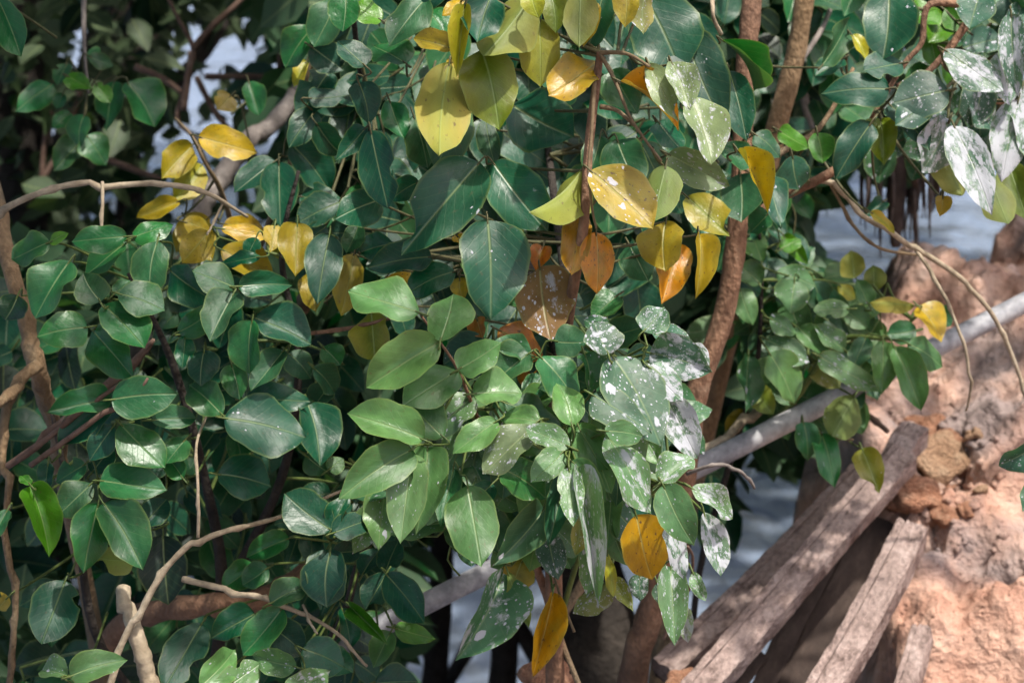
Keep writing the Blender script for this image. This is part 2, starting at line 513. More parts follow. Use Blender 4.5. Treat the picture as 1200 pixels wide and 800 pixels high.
def build_bank():
    xs = np.concatenate([np.linspace(-6, -1.2, 20, endpoint=False), np.linspace(-1.2, 0.1, 40, endpoint=False), np.linspace(0.1, 1.1, 150, endpoint=False), np.linspace(1.1, 2.2, 40, endpoint=False), np.linspace(2.2, 9, 24)])
    ys = np.concatenate([np.linspace(-7, 1.4, 34, endpoint=False), np.linspace(1.4, 2.4, 60, endpoint=False), np.linspace(2.4, 4.4, 260, endpoint=False), np.linspace(4.4, 6, 40, endpoint=False), np.linspace(6, 14, 24)])
    X, Y = np.meshgrid(xs, ys)
    Z = bank_height(X, Y)
    v = np.stack([X.ravel(), Y.ravel(), Z.ravel()], 1)
    nx, ny = len(xs), len(ys)
    f = []
    for j in range(ny - 1):
        for i in range(nx - 1):
            a = j * nx + i
            f.append((a, a + 1, a + nx + 1, a + nx))
    me = bpy.data.meshes.new('clay_bank')
    me.from_pydata(v.tolist(), [], f)
    me.shade_smooth()
    return struct(link('clay_bank_ground', me, CLAY))


bank = build_bank()


def on_bank(px, py):
    """First point along the ray of a photo pixel that meets the bank."""
    ds = np.linspace(2.0, 6.0, 800)
    pts = [P(px, py, d) for d in ds]
    xs = np.array([p.x for p in pts]); ys = np.array([p.y for p in pts]); zs = np.array([p.z for p in pts])
    h = bank_height(xs, ys)
    hit = np.nonzero(zs < h)[0]
    i = hit[0] if len(hit) else 400
    return pts[i], ds[i]


# ------------------------------------------------------------------ leaves
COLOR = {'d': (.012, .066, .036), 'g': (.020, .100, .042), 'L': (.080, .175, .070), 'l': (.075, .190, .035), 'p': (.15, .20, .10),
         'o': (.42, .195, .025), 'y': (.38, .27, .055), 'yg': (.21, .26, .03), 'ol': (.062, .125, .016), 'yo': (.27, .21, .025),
         'br': (.20, .11, .045), 'bo': (.34, .13, .018), 'yb': (.33, .20, .025), 'k': (.010, .030, .016)}  # k: leaf green darkened for foliage deep in shade
PROFILES = [
    [(0, 0), (.03, .36), (.1, .68), (.2, .89), (.32, .985), (.43, 1), (.55, .97), (.66, .87), (.77, .69), (.86, .46), (.93, .22), (.97, .08), (1, 0)],
    [(0, 0), (.03, .30), (.1, .58), (.2, .82), (.32, .96), (.46, 1), (.58, .98), (.70, .89), (.80, .73), (.89, .49), (.95, .25), (.98, .1), (1, 0)],
    [(0, 0), (.03, .42), (.09, .74), (.18, .93), (.28, .99), (.40, 1), (.54, .94), (.66, .82), (.78, .62), (.88, .36), (.94, .15), (.975, .06), (1, 0)],
    [(0, 0), (.04, .28), (.12, .56), (.24, .82), (.38, .97), (.52, 1), (.64, .96), (.75, .84), (.84, .64), (.91, .38), (.96, .15), (.98, .06), (1, 0)],
]


def leaf_mesh(idx, r, fold, curl, wave, twist=0.0, nl=12, nw=3, asym=0.0, bend=0.0, bite=None):
    prof = PROFILES[idx % len(PROFILES)]
    ts = [p[0] for p in prof]; ws = [p[1] for p in prof]
    tt = np.array([0, .02, .05, .09, .15, .22, .30, .38, .46, .54, .62, .70, .77, .84, .90, .945, .975, 1.0]) if nl >= 12 else np.array([0, .05, .15, .28, .42, .56, .70, .83, .93, 1.0])
    def wid(t):
        i = max(0, min(len(ts) - 2, int(np.searchsorted(ts, t, 'right')) - 1))
        u = (t - ts[i]) / (ts[i + 1] - ts[i])
        sl = lambda k: 0 if k in (0, len(ts) - 1) and k != 0 else ((ws[min(k + 1, len(ts) - 1)] - ws[max(k - 1, 0)]) / (ts[min(k + 1, len(ts) - 1)] - ts[max(k - 1, 0)]))
        h = ts[i + 1] - ts[i]
        m0, m1 = sl(i) * h, sl(i + 1) * h
        return max(0, (2*u**3-3*u*u+1)*ws[i] + (u**3-2*u*u+u)*m0 + (-2*u**3+3*u*u)*ws[i+1] + (u**3-u*u)*m1)
    v, uvs, ed, f = [], [], [], []
    ph1, ph2 = r.random() * 6.28, r.random() * 6.28
    cols = 2 * nw + 1
    for t in tt:
        w = float(wid(t)) * 0.5
        for j in range(-nw, nw + 1):
            a = j / nw
            aw = w * (1 + asym * (1 if a > 0 else -1)) * (1 - (bite[2] * max(0, 1 - ((t - bite[1]) / bite[3]) ** 2) if bite and a * bite[0] > 0 else 0))
            x = a * aw
            z = fold * abs(x) - curl * t * t + wave * abs(a) ** 2 * math.sin(t * 9.0 + (ph1 if a > 0 else ph2)) * (0.3 + w)
            z += 0.05 * curl * math.sin(t * 5)
            x2 = x + bend * math.sin(t * math.pi) + (0.012 * math.sin(t * 23 + ph1) + .010 * math.sin(t * 11 + ph2)) * abs(a) * (w > .1)
            tw = twist * t
            xx = (x2) * math.cos(tw) - z * math.sin(tw)
            zz = (x2) * math.sin(tw) + z * math.cos(tw)
            v.append((xx, float(t), zz)); uvs.append((0.5 + x, float(t))); ed.append((.5 + .5 * a, float(t)))
    n = len(tt)
    for i in range(n - 1):
        for j in range(cols - 1):
            a = i * cols + j
            f.append((a, a + 1, a + cols + 1, a + cols))
    me = bpy.data.meshes.new('leaf')
    me.from_pydata(v, [], f)
    uvl = me.uv_layers.new(name='UVMap')
    co = np.array(uvs, dtype=np.float32)
    li = np.zeros(len(me.loops), dtype=np.int32)
    me.loops.foreach_get('vertex_index', li)
    uvl.data.foreach_set('uv', co[li].ravel())
    me.uv_layers.new(name='Edge').data.foreach_set('uv', np.array(ed, dtype=np.float32)[li].ravel())
    me.shade_smooth()
    me.materials.append(LEAF)
    return me


mr = random.Random(5)
LEAVES = [leaf_mesh(i, mr, mr.uniform(-.05, .38), mr.uniform(-.04, .22), mr.uniform(.04, .14), mr.uniform(-.16, .16), bend=mr.uniform(-.06, .06), asym=mr.uniform(-.12, .12)) for i in range(24)]
LEAVES_BITTEN = [leaf_mesh(i, mr, mr.uniform(.05, .3), mr.uniform(0, .15), .05, 0, bite=b_) for i, b_ in enumerate([(1, .35, .62, .10), (-1, .6, .5, .13), (1, .78, .8, .14), (-1, .86, .9, .16), (1, .5, .3, .07), (-1, .25, .45, .09)])]
LEAVES_LOW = [leaf_mesh(i, mr, mr.uniform(.0, .35), mr.uniform(0, .2), mr.uniform(.02, .08), 0, nl=8, nw=1) for i in range(8)]
LEAVES_CURLED = [leaf_mesh(i, mr, mr.uniform(.5, .8), mr.uniform(.25, .45), mr.uniform(.08, .14), mr.uniform(-.7, .7)) for i in range(4)]


def leaf_frame(b, t, w, d, tilt, az, flip=False):
    """World matrix of a leaf seen from pixel b to pixel t, w pixels wide, its face turned up by tilt and aside by az."""
    bx, by = (b[0] - 600) * K * d, (400 - b[1]) * K * d
    ex, ey = (t[0] - 600) * K * d - bx, (400 - t[1]) * K * d - by
    l2 = math.hypot(ex, ey) or 1e-6
    dx, dy = ex / l2, ey / l2
    n = Vector((math.sin(tilt) * math.sin(az), math.sin(tilt) * math.cos(az), math.cos(tilt)))
    zz = -(n.x * dx + n.y * dy) / n.z
    zz = max(-1.1, min(1.1, zz))
    dir3 = Vector((dx, dy, zz)).normalized()
    n = (n - dir3 * n.dot(dir3)).normalized()
    wv = dir3.cross(n).normalized()
    fac = max(0.35, abs(wv.x * -dy + wv.y * dx))
    sw = w * K * d / fac
    ln = l2 * math.sqrt(1 + zz * zz)
    base = Vector((bx, by, -d - zz * l2 * 0.5))
    X, Y, Z, B = c2w(wv) * sw, c2w(dir3) * ln, c2w(n) * ln * (-1 if flip else 1), CAM + c2w(base)
    if flip:
        X = -X
    return Matrix(((X.x, Y.x, Z.x, B.x), (X.y, Y.y, Z.y, B.y), (X.z, Y.z, Z.z, B.z), (0, 0, 0, 1)))


class Plant:
    """One plant: an Empty with stems, twigs and leaves under it."""
    def __init__(self, name, label, cat, root, depth, twig_mat, seed, group=None):
        self.e = thing(name, root, label, cat, group)
        self.d = depth
        self.mat = twig_mat
        self.r = random.Random(seed)
        self.leaves = []          # (matrix, colour, spatter, aging, meshkind)
        self.nodes = []           # world points of stems a twig can spring from
        self.n = 0
        self.over = []

    def stem(self, pts, radii, mat, name='stem', sides=10, rough=0.06, part=True):
        w = [P(*p) if not isinstance(p, Vector) else p for p in pts]
        o = MB().tube(w, radii, sides, rough, seed=len(self.nodes)).build(name, mat, self.e)
        for i in range(len(w) - 1):
            for k in range(6):
                self.nodes.append(w[i].lerp(w[i + 1], k / 6))
        return o

    def leaf(self, tile, bx, by, tx, ty, w, col, sp=0.0, dz=0.0, tilt=None, az=None, kind=None, age=None):
        s = TILE[tile][2]
        b, t = tp(tile, bx, by), tp(tile, tx, ty)
        r = self.r
        d = self.d + dz * 0.01 + r.uniform(-.008, .008)
        if tilt is None:
            tilt = math.radians(r.uniform(14, 44))
        if az is None:
            az = math.radians(r.gauss(10, 38))
        if age is None:
            age = {'d': 0, 'g': 0.05, 'L': 0.04, 'yg': .8, 'ol': .5, 'yo': .6}.get(col, 0.0) * r.uniform(.3, 1.2)
        if kind != 'lo':
            t = (t[0] + (t[0] - b[0]) * .05, t[1] + (t[1] - b[1]) * .05)
        M = leaf_frame(b, t, w * 1.10 / s, d, tilt, az, col in ('ol', 'yg') and r.random() < .35)
        self.leaves.append((M, col, sp, age, kind))

    def rows(self, tile, text, dz=0.0, **kw):
        for ln in text.strip().splitlines():
            q = ln.split()
            if not q:
                continue
            x = [float(v) for v in q[:5]]
            sp = float(q[6]) if len(q) > 6 else 0.0
            dd = float(q[7]) if len(q) > 7 else 0.0
            kd = q[8] if len(q) > 8 else None
            self.leaf(tile, *x, q[5], sp, dd + dz, kind=kd, **kw)

    def cluster_twigs(self, link_px=26, to_stem=0.16, rad=0.0011):
        """Group leaves with neighbouring bases, give each group one twig with petioles, and hang the leaves on it."""
        L = self.leaves
        B = [m.to_translation() for m, *_ in L]
        px = [to_px(b) for b in B]
        par = list(range(len(L)))

        def find(i):
            while par[i] != i:
                i = par[i]
            return i
        for i in range(len(L)):
            for j in range(i):
                if math.hypot(px[i][0] - px[j][0], px[i][1] - px[j][1]) < link_px and abs(px[i][2] - px[j][2]) < 0.1:
                    a, b = find(i), find(j)
                    if a != b:
                        par[a] = b
        groups = {}
        for i in range(len(L)):
            groups.setdefault(find(i), []).append(i)
        for g in groups.values():
            c = sum((B[i] for i in g), Vector()) / len(g)
            c = c - BACK * 0.018
            m = MB()
            for i in g:
                y = L[i][0].to_3x3().col[1].normalized()
                m.tube([B[i] + y * 0.004, B[i] - y * 0.008, c], [rad * .75, rad * .9, rad], 5, 0, smooth=3, caps=False)
            if self.nodes:
                near = min(self.nodes, key=lambda q: (q - c).length)
                dist = (near - c).length
                if dist < to_stem:
                    m.tube([c, c.lerp(near, .5) - BACK * 0.02, near], [rad, rad * 1.3, rad * 1.7], 5, 0.05, smooth=5, caps=False)
                else:
                    m.tube([c, c - BACK * .09, c.lerp(near, min(.5, .15 / dist)) - BACK * .16], [rad, rad * 1.2, rad * 1.3], 5, 0.05, smooth=4, caps=False)
            tw = m.build('twig', self.mat, self.e)
            self.put(g, tw)
        self.leaves = []

    def put(self, idx, tw):
        for i in idx:
            M, col, sp, age, kind = self.leaves[i]
            pool = LEAVES_CURLED if kind == 'c' or (kind is None and self.r.random() < .03) else LEAVES_BITTEN if kind == 'b' or (kind is None and self.r.random() < .10) else (LEAVES_LOW if kind == 'lo' else LEAVES)
            if kind == 'lo' and self.n >= 290:          # past about 300 leaves the rest is one mass
                self.over.append((M, self.r.choice(pool), col))
                continue
            o = bpy.data.objects.new('leaf', self.r.choice(pool))
            COL.objects.link(o)
            o.parent = tw
            o.matrix_parent_inverse = Matrix.Identity(4)
            o.matrix_basis = M
            c = COLOR[col]
            j = self.r.uniform(.85, 1.18)
            o.color = (c[0] * j, c[1] * j, c[2] * j, 1)
            o['spatter'] = float(min(1.0, sp * (1.08 if sp > .15 else 1.0)))
            o['aging'] = float(age)
            self.n += 1

    def flush(self):
        if not self.over:
            return
        V, F, U, E = [], [], [], []
        for M, me, col in self.over:
            b0 = len(V)
            V.extend(tuple(M @ v.co) for v in me.vertices)
            F.extend(tuple(b0 + i for i in p.vertices) for p in me.polygons)
            for src, dst in ((me.uv_layers['UVMap'], U), (me.uv_layers['Edge'], E)):
                dst.extend(tuple(q.uv) for q in src.data)
        me = bpy.data.meshes.new('foliage')
        me.from_pydata(V, [], F)
        me.uv_layers.new(name='UVMap').data.foreach_set('uv', np.array(U, dtype=np.float32).ravel())
        me.uv_layers.new(name='Edge').data.foreach_set('uv', np.array(E, dtype=np.float32).ravel())
        me.shade_smooth()
        o = link('foliage', me, LEAF, self.e)
        o.color = (*COLOR['d'], 1)
        o['spatter'] = 0.05
        o['aging'] = 0.0
        o['kind'] = 'stuff'
        self.over = []

    def sprig(self, x, y, ang, d, n=6, length=95, leaf=58, col='d', sp=0.0, low=True, gaps=True, wr=.62):
        """A compound twig of alternate leaves starting at photo pixel (x, y), size in pixels at the focus depth."""
        r = self.r
        sc = 2.3 / d
        length *= sc; leaf *= sc
        pts, idx = [], []
        a = math.radians(ang)
        start = len(self.leaves)
        for k in range(n + 1):
            t = k / n
            aa = a + t * r.uniform(-.1, .35)
            pts.append((x + math.cos(aa) * length * t, y + math.sin(aa) * length * t + 14 * sc * t * t, d + 0.02 * t))
        for k in range(1, n + 1):
            bx, by, bd = pts[k]
            if k == n:
                la = a + r.uniform(-.3, .3)
            else:
                la = a + (1 if k % 2 else -1) * r.uniform(.6, 1.15)
            la = la + 0.35 * math.cos(la)          # droop
            ll = leaf * r.uniform(.75, 1.15)
            ex, ey = bx + math.cos(la) * ll, by + math.sin(la) * ll
            mx_, my_ = (bx + ex) / 2, (by + ey) / 2
            if gaps and in_gap(mx_, my_, ll * .7) and r.random() < .96:
                continue
            c = r.choice(col) if isinstance(col, (list, tuple)) else col
            self.leaf('P', bx, by, ex, ey, ll * r.uniform(wr - .08, wr + .08), c, sp * r.random(), (bd - self.d) * 100 + r.uniform(-1, 1), kind='lo' if low else None)
        if len(self.leaves) == start:
            return
        w = [P(*p) for p in pts]
        rr = 0.0011
        m = MB().tube(w, [rr * 1.4] + [rr] * (len(w) - 1), 5, 0, smooth=2, caps=False)
        if self.nodes:
            near = min(self.nodes, key=lambda q: (q - w[0]).length)
            if (near - w[0]).length < .2:
                m.tube([w[0], w[0].lerp(near, .5) - BACK * .03, near], [rr * 1.4, rr * 1.7, rr * 2], 5, .05, smooth=4, caps=False)
        tw = m.build('twig', self.mat, self.e)
        self.put(range(start, len(self.leaves)), tw)
        del self.leaves[start:]


# bright openings in the foliage through which the water shows: x, y, radius in photo pixels
GAPS = [(62, 80, 12), (180, 20, 14), (92, 38, 10), (57, 148, 20), (57, 210, 16), (64, 248, 14), (240, 46, 12), (285, 50, 14), (302, 78, 16), (218, 85, 9),
        (312, 128, 14), (245, 200, 16), (285, 225, 18), (305, 232, 16), (163, 188, 10), (188, 226, 12), (148, 222, 10), (325, 300, 20), (360, 375, 20), (218, 470, 12),
        (140, 508, 12), (62, 655, 14), (110, 690, 14), (35, 700, 12), (34, 750, 16), (25, 790, 12), (95, 640, 12), (185, 585, 10), (408, 205, 10), (405, 360, 14), (408, 400, 14),
        (485, 660, 22), (495, 690, 18), (500, 760, 26), (545, 720, 20), (560, 680, 14), (615, 770, 14), (575, 770, 12), (930, 590, 70), (880, 660, 50), (860, 740, 40), (830, 770, 35),
        (980, 200, 20), (950, 245, 22), (1000, 280, 30), (1060, 250, 36), (1030, 300, 30), (1100, 240, 26), (1110, 270, 16), (660, 690, 20), (730, 670, 14), (85, 300, 8), (270, 40, 8), (200, 55, 8)]


def in_gap(x, y, pad=0):
    for gx, gy, gr in GAPS:
        if math.hypot(x - gx, y - gy) < gr + pad * .5:
            return True
    return x > 985 and y > 300 and x > 1030 - (y - 300) * .02


ROOT_Z = 0.1

# ---- 1 front spray: light green compound leaves and white-spattered leaves in the middle
front = Plant('leafy_shrub', 'light green sunlit shrub in the middle, its lower right leaves spattered white', 'shrub', P(640, 1150, 2.45), 2.27, TWIG_GREEN, 1, 'leafy shrubs on the bank')
front.stem([(650, 1150, 2.7), (655, 900, 2.66), (652, 740, 2.62), (610, 620, 2.52), (585, 540, 2.42), (560, 490, 2.36), (537, 434, 2.31), (515, 400, 2.30), (491, 366, 2.29)], [.006, .0055, .005, .004, .003, .002, .0014, .0012, .001], BARK_RED, 'stem', rough=.03)
front.stem([(652, 740, 2.62), (690, 620, 2.58), (740, 540, 2.5), (730, 470, 2.40), (715, 420, 2.40)], [.003, .003, .0025, .002, .0015], TWIG_GREEN, 'stem', rough=.03)
front.stem([(690, 620, 2.58), (740, 580, 2.45), (772, 566, 2.35), (790, 562, 2.32)], [.003, .003, .002, .0015], TWIG_BROWN, 'stem', rough=.03)
front.stem([(600, 600, 2.45), (640, 560, 2.38), (665, 545, 2.30), (625, 520, 2.28)], [.003, .002, .0016, .0012], TWIG_GREEN, 'stem', rough=.03)
front.rows('E', '''
272 300 35 215 125 L .03 -2
345 400 378 220 145 L .12 -1
340 402 103 540 150 L .06 -2
405 497 550 405 112 L .10 0
405 502 228 602 130 L .06 1
456 582 622 568 102 L .16 0
285 742 45 634 122 L .02 -3
355 732 222 594 120 L .05 1
540 676 393 772 92 L .05 -3
690 668 558 660 75 L .02 0
565 612 772 682 95 g .05 4
690 452 825 592 120 g .12 3
652 442 508 532 112 g .08 4
660 447 545 396 80 g .10 5
800 692 758 538 100 L .05 0
795 692 915 825 130 L .05 0
740 400 850 400 110 g .15 7
700 520 640 600 80 g .0 8
''')
front.rows('P', '''
481 528 412 574 48 L .03 -4
482 532 471 625 45 L .30 -3
500 526 498 608 40 L .15 -1
547 569 563 653 56 L .05 -4
577 567 537 604 30 d .0 4
531 550 518 607 27 g .0 3
''')
front.rows('M', '''
265 70 28 278 150 p .32 -4
300 60 118 25 92 L .05 -1
430 172 232 82 105 L .50 -5
400 200 262 320 125 L .22 -3
112 275 328 400 165 g .02 3
312 470 118 690 165 g .18 0
410 290 335 600 112 g .06 2
430 280 445 525 115 L .55 -6
470 278 570 762 115 L .75 -5 c
440 240 602 415 90 L .05 -3
475 90 612 350 155 L .12 -1
605 115 816 462 155 L .62 -3
850 340 1005 215 112 L .60 -2
870 355 1008 612 165 L .22 -6
1000 365 1200 495 92 L .68 -4
1060 480 1132 765 122 g .85 -3
900 545 972 762 95 g .98 0
700 380 892 588 125 d .08 4
740 490 842 792 205 yb .0 4
650 260 650 432 110 g .0 5
330 590 376 772 130 d .45 7
490 490 455 672 85 ol .35 6
''')
front.rows('N', '''
190 205 115 -15 235 g .62 0
180 60 30 -40 120 g .40 1
420 50 560 -110 200 g .55 1
30 200 105 425 195 g .28 2
220 215 545 745 340 g .45 -1
80 470 465 690 235 g .35 -3
160 710 430 742 150 L .20 -4
470 190 830 300 265 d .70 2
460 280 680 490 200 g .88 0
570 480 770 850 225 g .98 1
700 180 850 280 150 g .80 4
480 60 740 150 150 d .45 6
300 330 120 480 160 g .2 6
''')
front.rows('Q', '''
670 270 682 552 130 L .5 8
768 280 818 402 62 L .6 8
520 290 520 405 85 g .6 12
352 330 215 472 112 ol .5 14
395 318 472 432 75 yg .5 12
365 190 396 382 52 yg .1 6
720 440 740 590 70 p .9 14 c
600 330 640 440 60 g .5 12
''')
front.rows('H', '''
558 424 485 668 162 g .55 4
578 415 642 602 50 ol .0 6
735 490 686 742 82 o .0 4 c
630 370 600 470 110 ol .1 14
''')
front.cluster_twigs()
r = front.r
for k in range(26):
    front.sprig(r.uniform(560, 780), r.uniform(330, 560), r.uniform(20, 160), r.uniform(2.45, 2.62), 5, 80, 56, ['d', 'g', 'g'], .3)

for k in range(17):
    front.sprig(r.uniform(440, 790), r.uniform(400, 590), r.uniform(40, 150), r.uniform(2.335, 2.43), 5, 85, 60, ['L', 'g', 'L'], .45, low=False)

# ---- 2 tall shrub behind it: dark green big leaves, yellow and orange leaves on a straight brown stem
tall = Plant('tall_shrub', 'tall shrub with yellow and orange leaves on a straight brown stem', 'shrub', P(655, 1150, 2.75), 2.42, TWIG_OLIVE, 2, 'leafy shrubs on the bank')
tall.stem([(655, 1150, 2.75), (650, 800, 2.62), (650, 500, 2.48), (668, 360, 2.40), (684, 262, 2.36), (690, 170, 2.36), (700, 90, 2.36), (703, 60, 2.35)], [.012, .010, .007, .0055, .005, .0045, .004, .003], BARK_RED, 'trunk', rough=.05)
tall.stem([(697, 92, 2.352), (693, 160, 2.345), (690, 200, 2.34), (694, 245, 2.34), (699, 268, 2.34)], [.0022, .0018, .0015, .0012, .001], TWIG_BROWN, 'stem', rough=.02)
tall.stem([(703, 62, 2.35), (734, 63, 2.33), (761, 78, 2.30)], [.0022, .0018, .0013], TWIG_BROWN, 'stem')
tall.stem([(703, 62, 2.35), (722, 98, 2.34), (741, 142, 2.33), (775, 189, 2.32)], [.0022, .0016, .0014, .0012], TWIG_BROWN, 'stem')
tall.stem([(704, 125, 2.355), (724, 130, 2.345), (744, 148, 2.335)], [.0026, .002, .0015], TWIG_BROWN, 'stem')
tall.stem([(655, 420, 2.45), (600, 250, 2.75), (545, 120, 2.75), (530, 20, 2.6), (520, -60, 2.5)], [.005, .005, .004, .003, .003], BARK_DARK, 'stem')
tall.stem([(668, 360, 2.42), (640, 150, 2.72), (640, 0, 2.6), (650, -80, 2.45)], [.005, .004, .004, .003], BARK_DARK, 'stem')
tall.stem([(600, 250, 2.75), (480, 200, 2.78), (430, 120, 2.75), (410, -20, 2.55)], [.004, .004, .003, .003], BARK_DARK, 'stem')
tall.rows('B', '''
900 202 733 320 126 y .08 -8
970 282 1182 382 75 o .05 -10 c
1072 215 1160 415 90 p .35 -12
1150 210 1205 372 95 p .55 -13
840 580 686 788 132 yg .10 -8
864 590 1070 788 172 y .30 -9
1130 570 1085 782 122 ol .12 -6
840 715 800 935 95 o .02 -5
''')
tall.rows('E', '''
885 20 892 222 106 o .02 -6
690 140 724 386 185 br .45 -4
545 360 702 442 112 bo .0 2
650 440 660 570 80 bo .0 6
470 320 490 385 60 bo .0 6
460 595 560 680 90 bo .0 8
700 70 680 130 70 bo .0 3 c
1130 -20 1112 136 142 yo .05 -2
1180 60 1112 262 115 o .05 -1
400 30 420 60 40 y 0 4
410 180 420 245 60 y 0 6
''')
tall.rows('F', '60 25 76 202 78 yo .1 -2 c')
tall.rows('B', '''
372 205 335 562 172 yg .02 -8
485 165 547 418 182 ol .02 -7
520 -25 474 152 135 d .03 -9
655 -15 508 212 165 ol .02 -8
562 108 490 190 75 yg .0 -5
690 60 692 287 135 yg .05 -6
660 -35 682 52 80 yg .05 -9
430 15 396 232 66 yg .05 -10 c
388 172 256 122 75 yo .0 -9
432 -5 356 46 48 y .0 -6
385 190 400 275 50 yo .0 -4
730 -25 742 102 85 ol .05 -6
830 -30 826 168 112 ol .1 -9
880 0 840 150 70 y .1 -8
912 -35 850 168 120 g .05 -6
990 -30 985 82 86 yo .1 -10
1060 -35 1032 116 96 ol .4 -9
1050 -20 1172 222 235 d .1 2
292 -12 172 126 125 g .12 -4
372 -25 255 16 60 d .0 -3
480 560 222 860 205 d .15 -4
525 560 700 778 175 d .10 -3
590 360 800 478 205 d .05 0
420 268 374 572 152 g .05 -1
500 408 532 552 72 g .0 2
15 -20 5 102 105 g .02 -2
100 450 158 712 126 d .02 -3
225 225 112 130 110 g .03 0
85 232 -5 135 92 d .02 -1
60 285 100 420 98 d .02 0
165 345 218 482 82 g .02 1
250 400 305 572 112 g .02 2
82 440 -5 540 72 d .0 2
130 690 -12 760 120 d .02 -1
270 630 180 690 80 d .0 3
140 70 40 10 80 l .0 4
300 40 360 110 80 g 0 5
960 480 1022 642 145 g .05 4
1040 500 1130 640 120 g .05 6
900 470 860 600 100 g .05 7
940 240 1020 380 120 g 0 6
700 250 760 330 70 g 0 5
1100 420 1180 520 100 d 0 8
''')
tall.leaf('P', 571, 257, 579, 364, 73, 'd', .12, -6, tilt=math.radians(25))
tall.rows('E', '''
312 105 112 130 102 d .02 0
395 155 243 218 102 d .02 1
180 60 70 90 90 d .02 3
60 -10 20 90 70 g .02 4
100 290 110 452 122 ol .02 4
40 90 10 290 90 yo .02 5
130 250 230 160 70 y .0 7
1000 60 1060 180 110 g .1 5
960 240 870 300 80 g .1 5
620 50 580 -20 70 yg 0 6
''')
tall.cluster_twigs(24, .14)
r = tall.r
for k in range(64):
    x, y = r.uniform(390, 800), r.uniform(-40, 330)
    tall.sprig(x, y, r.uniform(20, 160), r.uniform(2.62, 2.95), 5, 105, 74, ['d', 'd', 'd', 'g'], .1)
for k in range(12):
    x, y = r.uniform(380, 480), r.uniform(220, 330)
    tall.sprig(x, y, r.uniform(30, 150), r.uniform(2.6, 2.8), 4, 70, 52, ['yo', 'ol', 'd', 'd'], .0)

# ---- 3 left shrub: dark glossy rounded leaves
left = Plant('glossy_shrub', 'dense dark green glossy shrub filling the left side', 'shrub', P(150, 1150, 2.7), 2.46, TWIG_GREEN, 3, 'leafy shrubs on the bank')
left.stem([(150, 1150, 2.75), (230, 900, 2.72), (260, 700, 2.7), (240, 560, 2.65), (200, 420, 2.62), (150, 320, 2.6)], [.010, .008, .007, .005, .004, .002], BARK_DARK, 'stem')
left.stem([(260, 700, 2.7), (330, 560, 2.65), (350, 420, 2.62), (330, 300, 2.6), (350, 200, 2.6)], [.006, .005, .004, .003, .002], BARK_DARK, 'stem')
left.stem([(230, 900, 2.72), (380, 760, 2.65), (420, 660, 2.6), (450, 560, 2.6)], [.006, .005, .004, .002], BARK_DARK, 'stem')
left.stem([(230, 900, 2.72), (120, 760, 2.65), (90, 620, 2.62), (60, 480, 2.6)], [.006, .005, .004, .002], BARK_DARK, 'stem')
left.rows('D', '''
237 120 120 297 145 g .02 -6
350 262 288 162 108 g .02 -5
300 350 143 376 122 g .03 -7
352 272 502 418 134 g .03 -6
306 360 442 505 122 g .02 -3
410 235 562 272 112 g .02 -5
398 236 448 186 58 g .0 -4
172 55 40 105 92 g .02 -2
170 55 232 25 36 l .0 -2
440 35 262 42 95 g .04 -3
460 40 592 -10 75 g .02 -2
542 50 520 217 126 g .03 -3
435 60 288 152 92 g .02 -1
580 150 735 255 122 d .02 0
812 212 683 152 98 g .05 -5
806 230 738 392 112 g .08 -6
830 210 1012 200 84 d .08 -5
876 325 846 502 112 g .04 -6
880 318 1072 402 112 d .04 -4
982 430 878 552 84 g .08 -4
608 368 732 300 86 g .03 -3
640 380 634 476 66 d .03 -1
705 430 700 548 104 d .06 -2
800 478 832 592 86 g .05 -3
776 652 648 545 112 g .08 -4
780 665 1052 712 184 d .15 -6
840 602 1062 592 112 d .06 -3
1060 610 1122 805 122 d .05 -2
385 602 602 580 134 g .10 -6
376 600 182 642 84 g .05 -4
392 602 212 742 122 d .03 -2
392 695 308 805 92 d .05 -4
412 688 572 805 115 g .06 -5
528 672 672 668 78 g .05 -3
642 740 578 812 82 g .06 -3
1140 25 1118 247 118 d .03 -5
1030 -12 1028 167 112 yo .03 0
1070 158 1092 276 78 yo .0 1
768 80 942 178 102 y .0 4
906 105 768 126 44 d .0 1
768 10 928 20 58 y .0 4
950 -4 944 82 66 yo .0 3
722 18 640 112 105 yo .0 7
890 40 860 100 60 d .0 3
1120 420 1180 480 80 g .1 5
1000 440 1080 520 80 g .1 6
1090 490 1165 575 80 g .1 6
1180 470 1100 430 70 l .1 7
1140 560 1080 640 80 g .1 6
60 240 20 320 110 k 0 5
''')
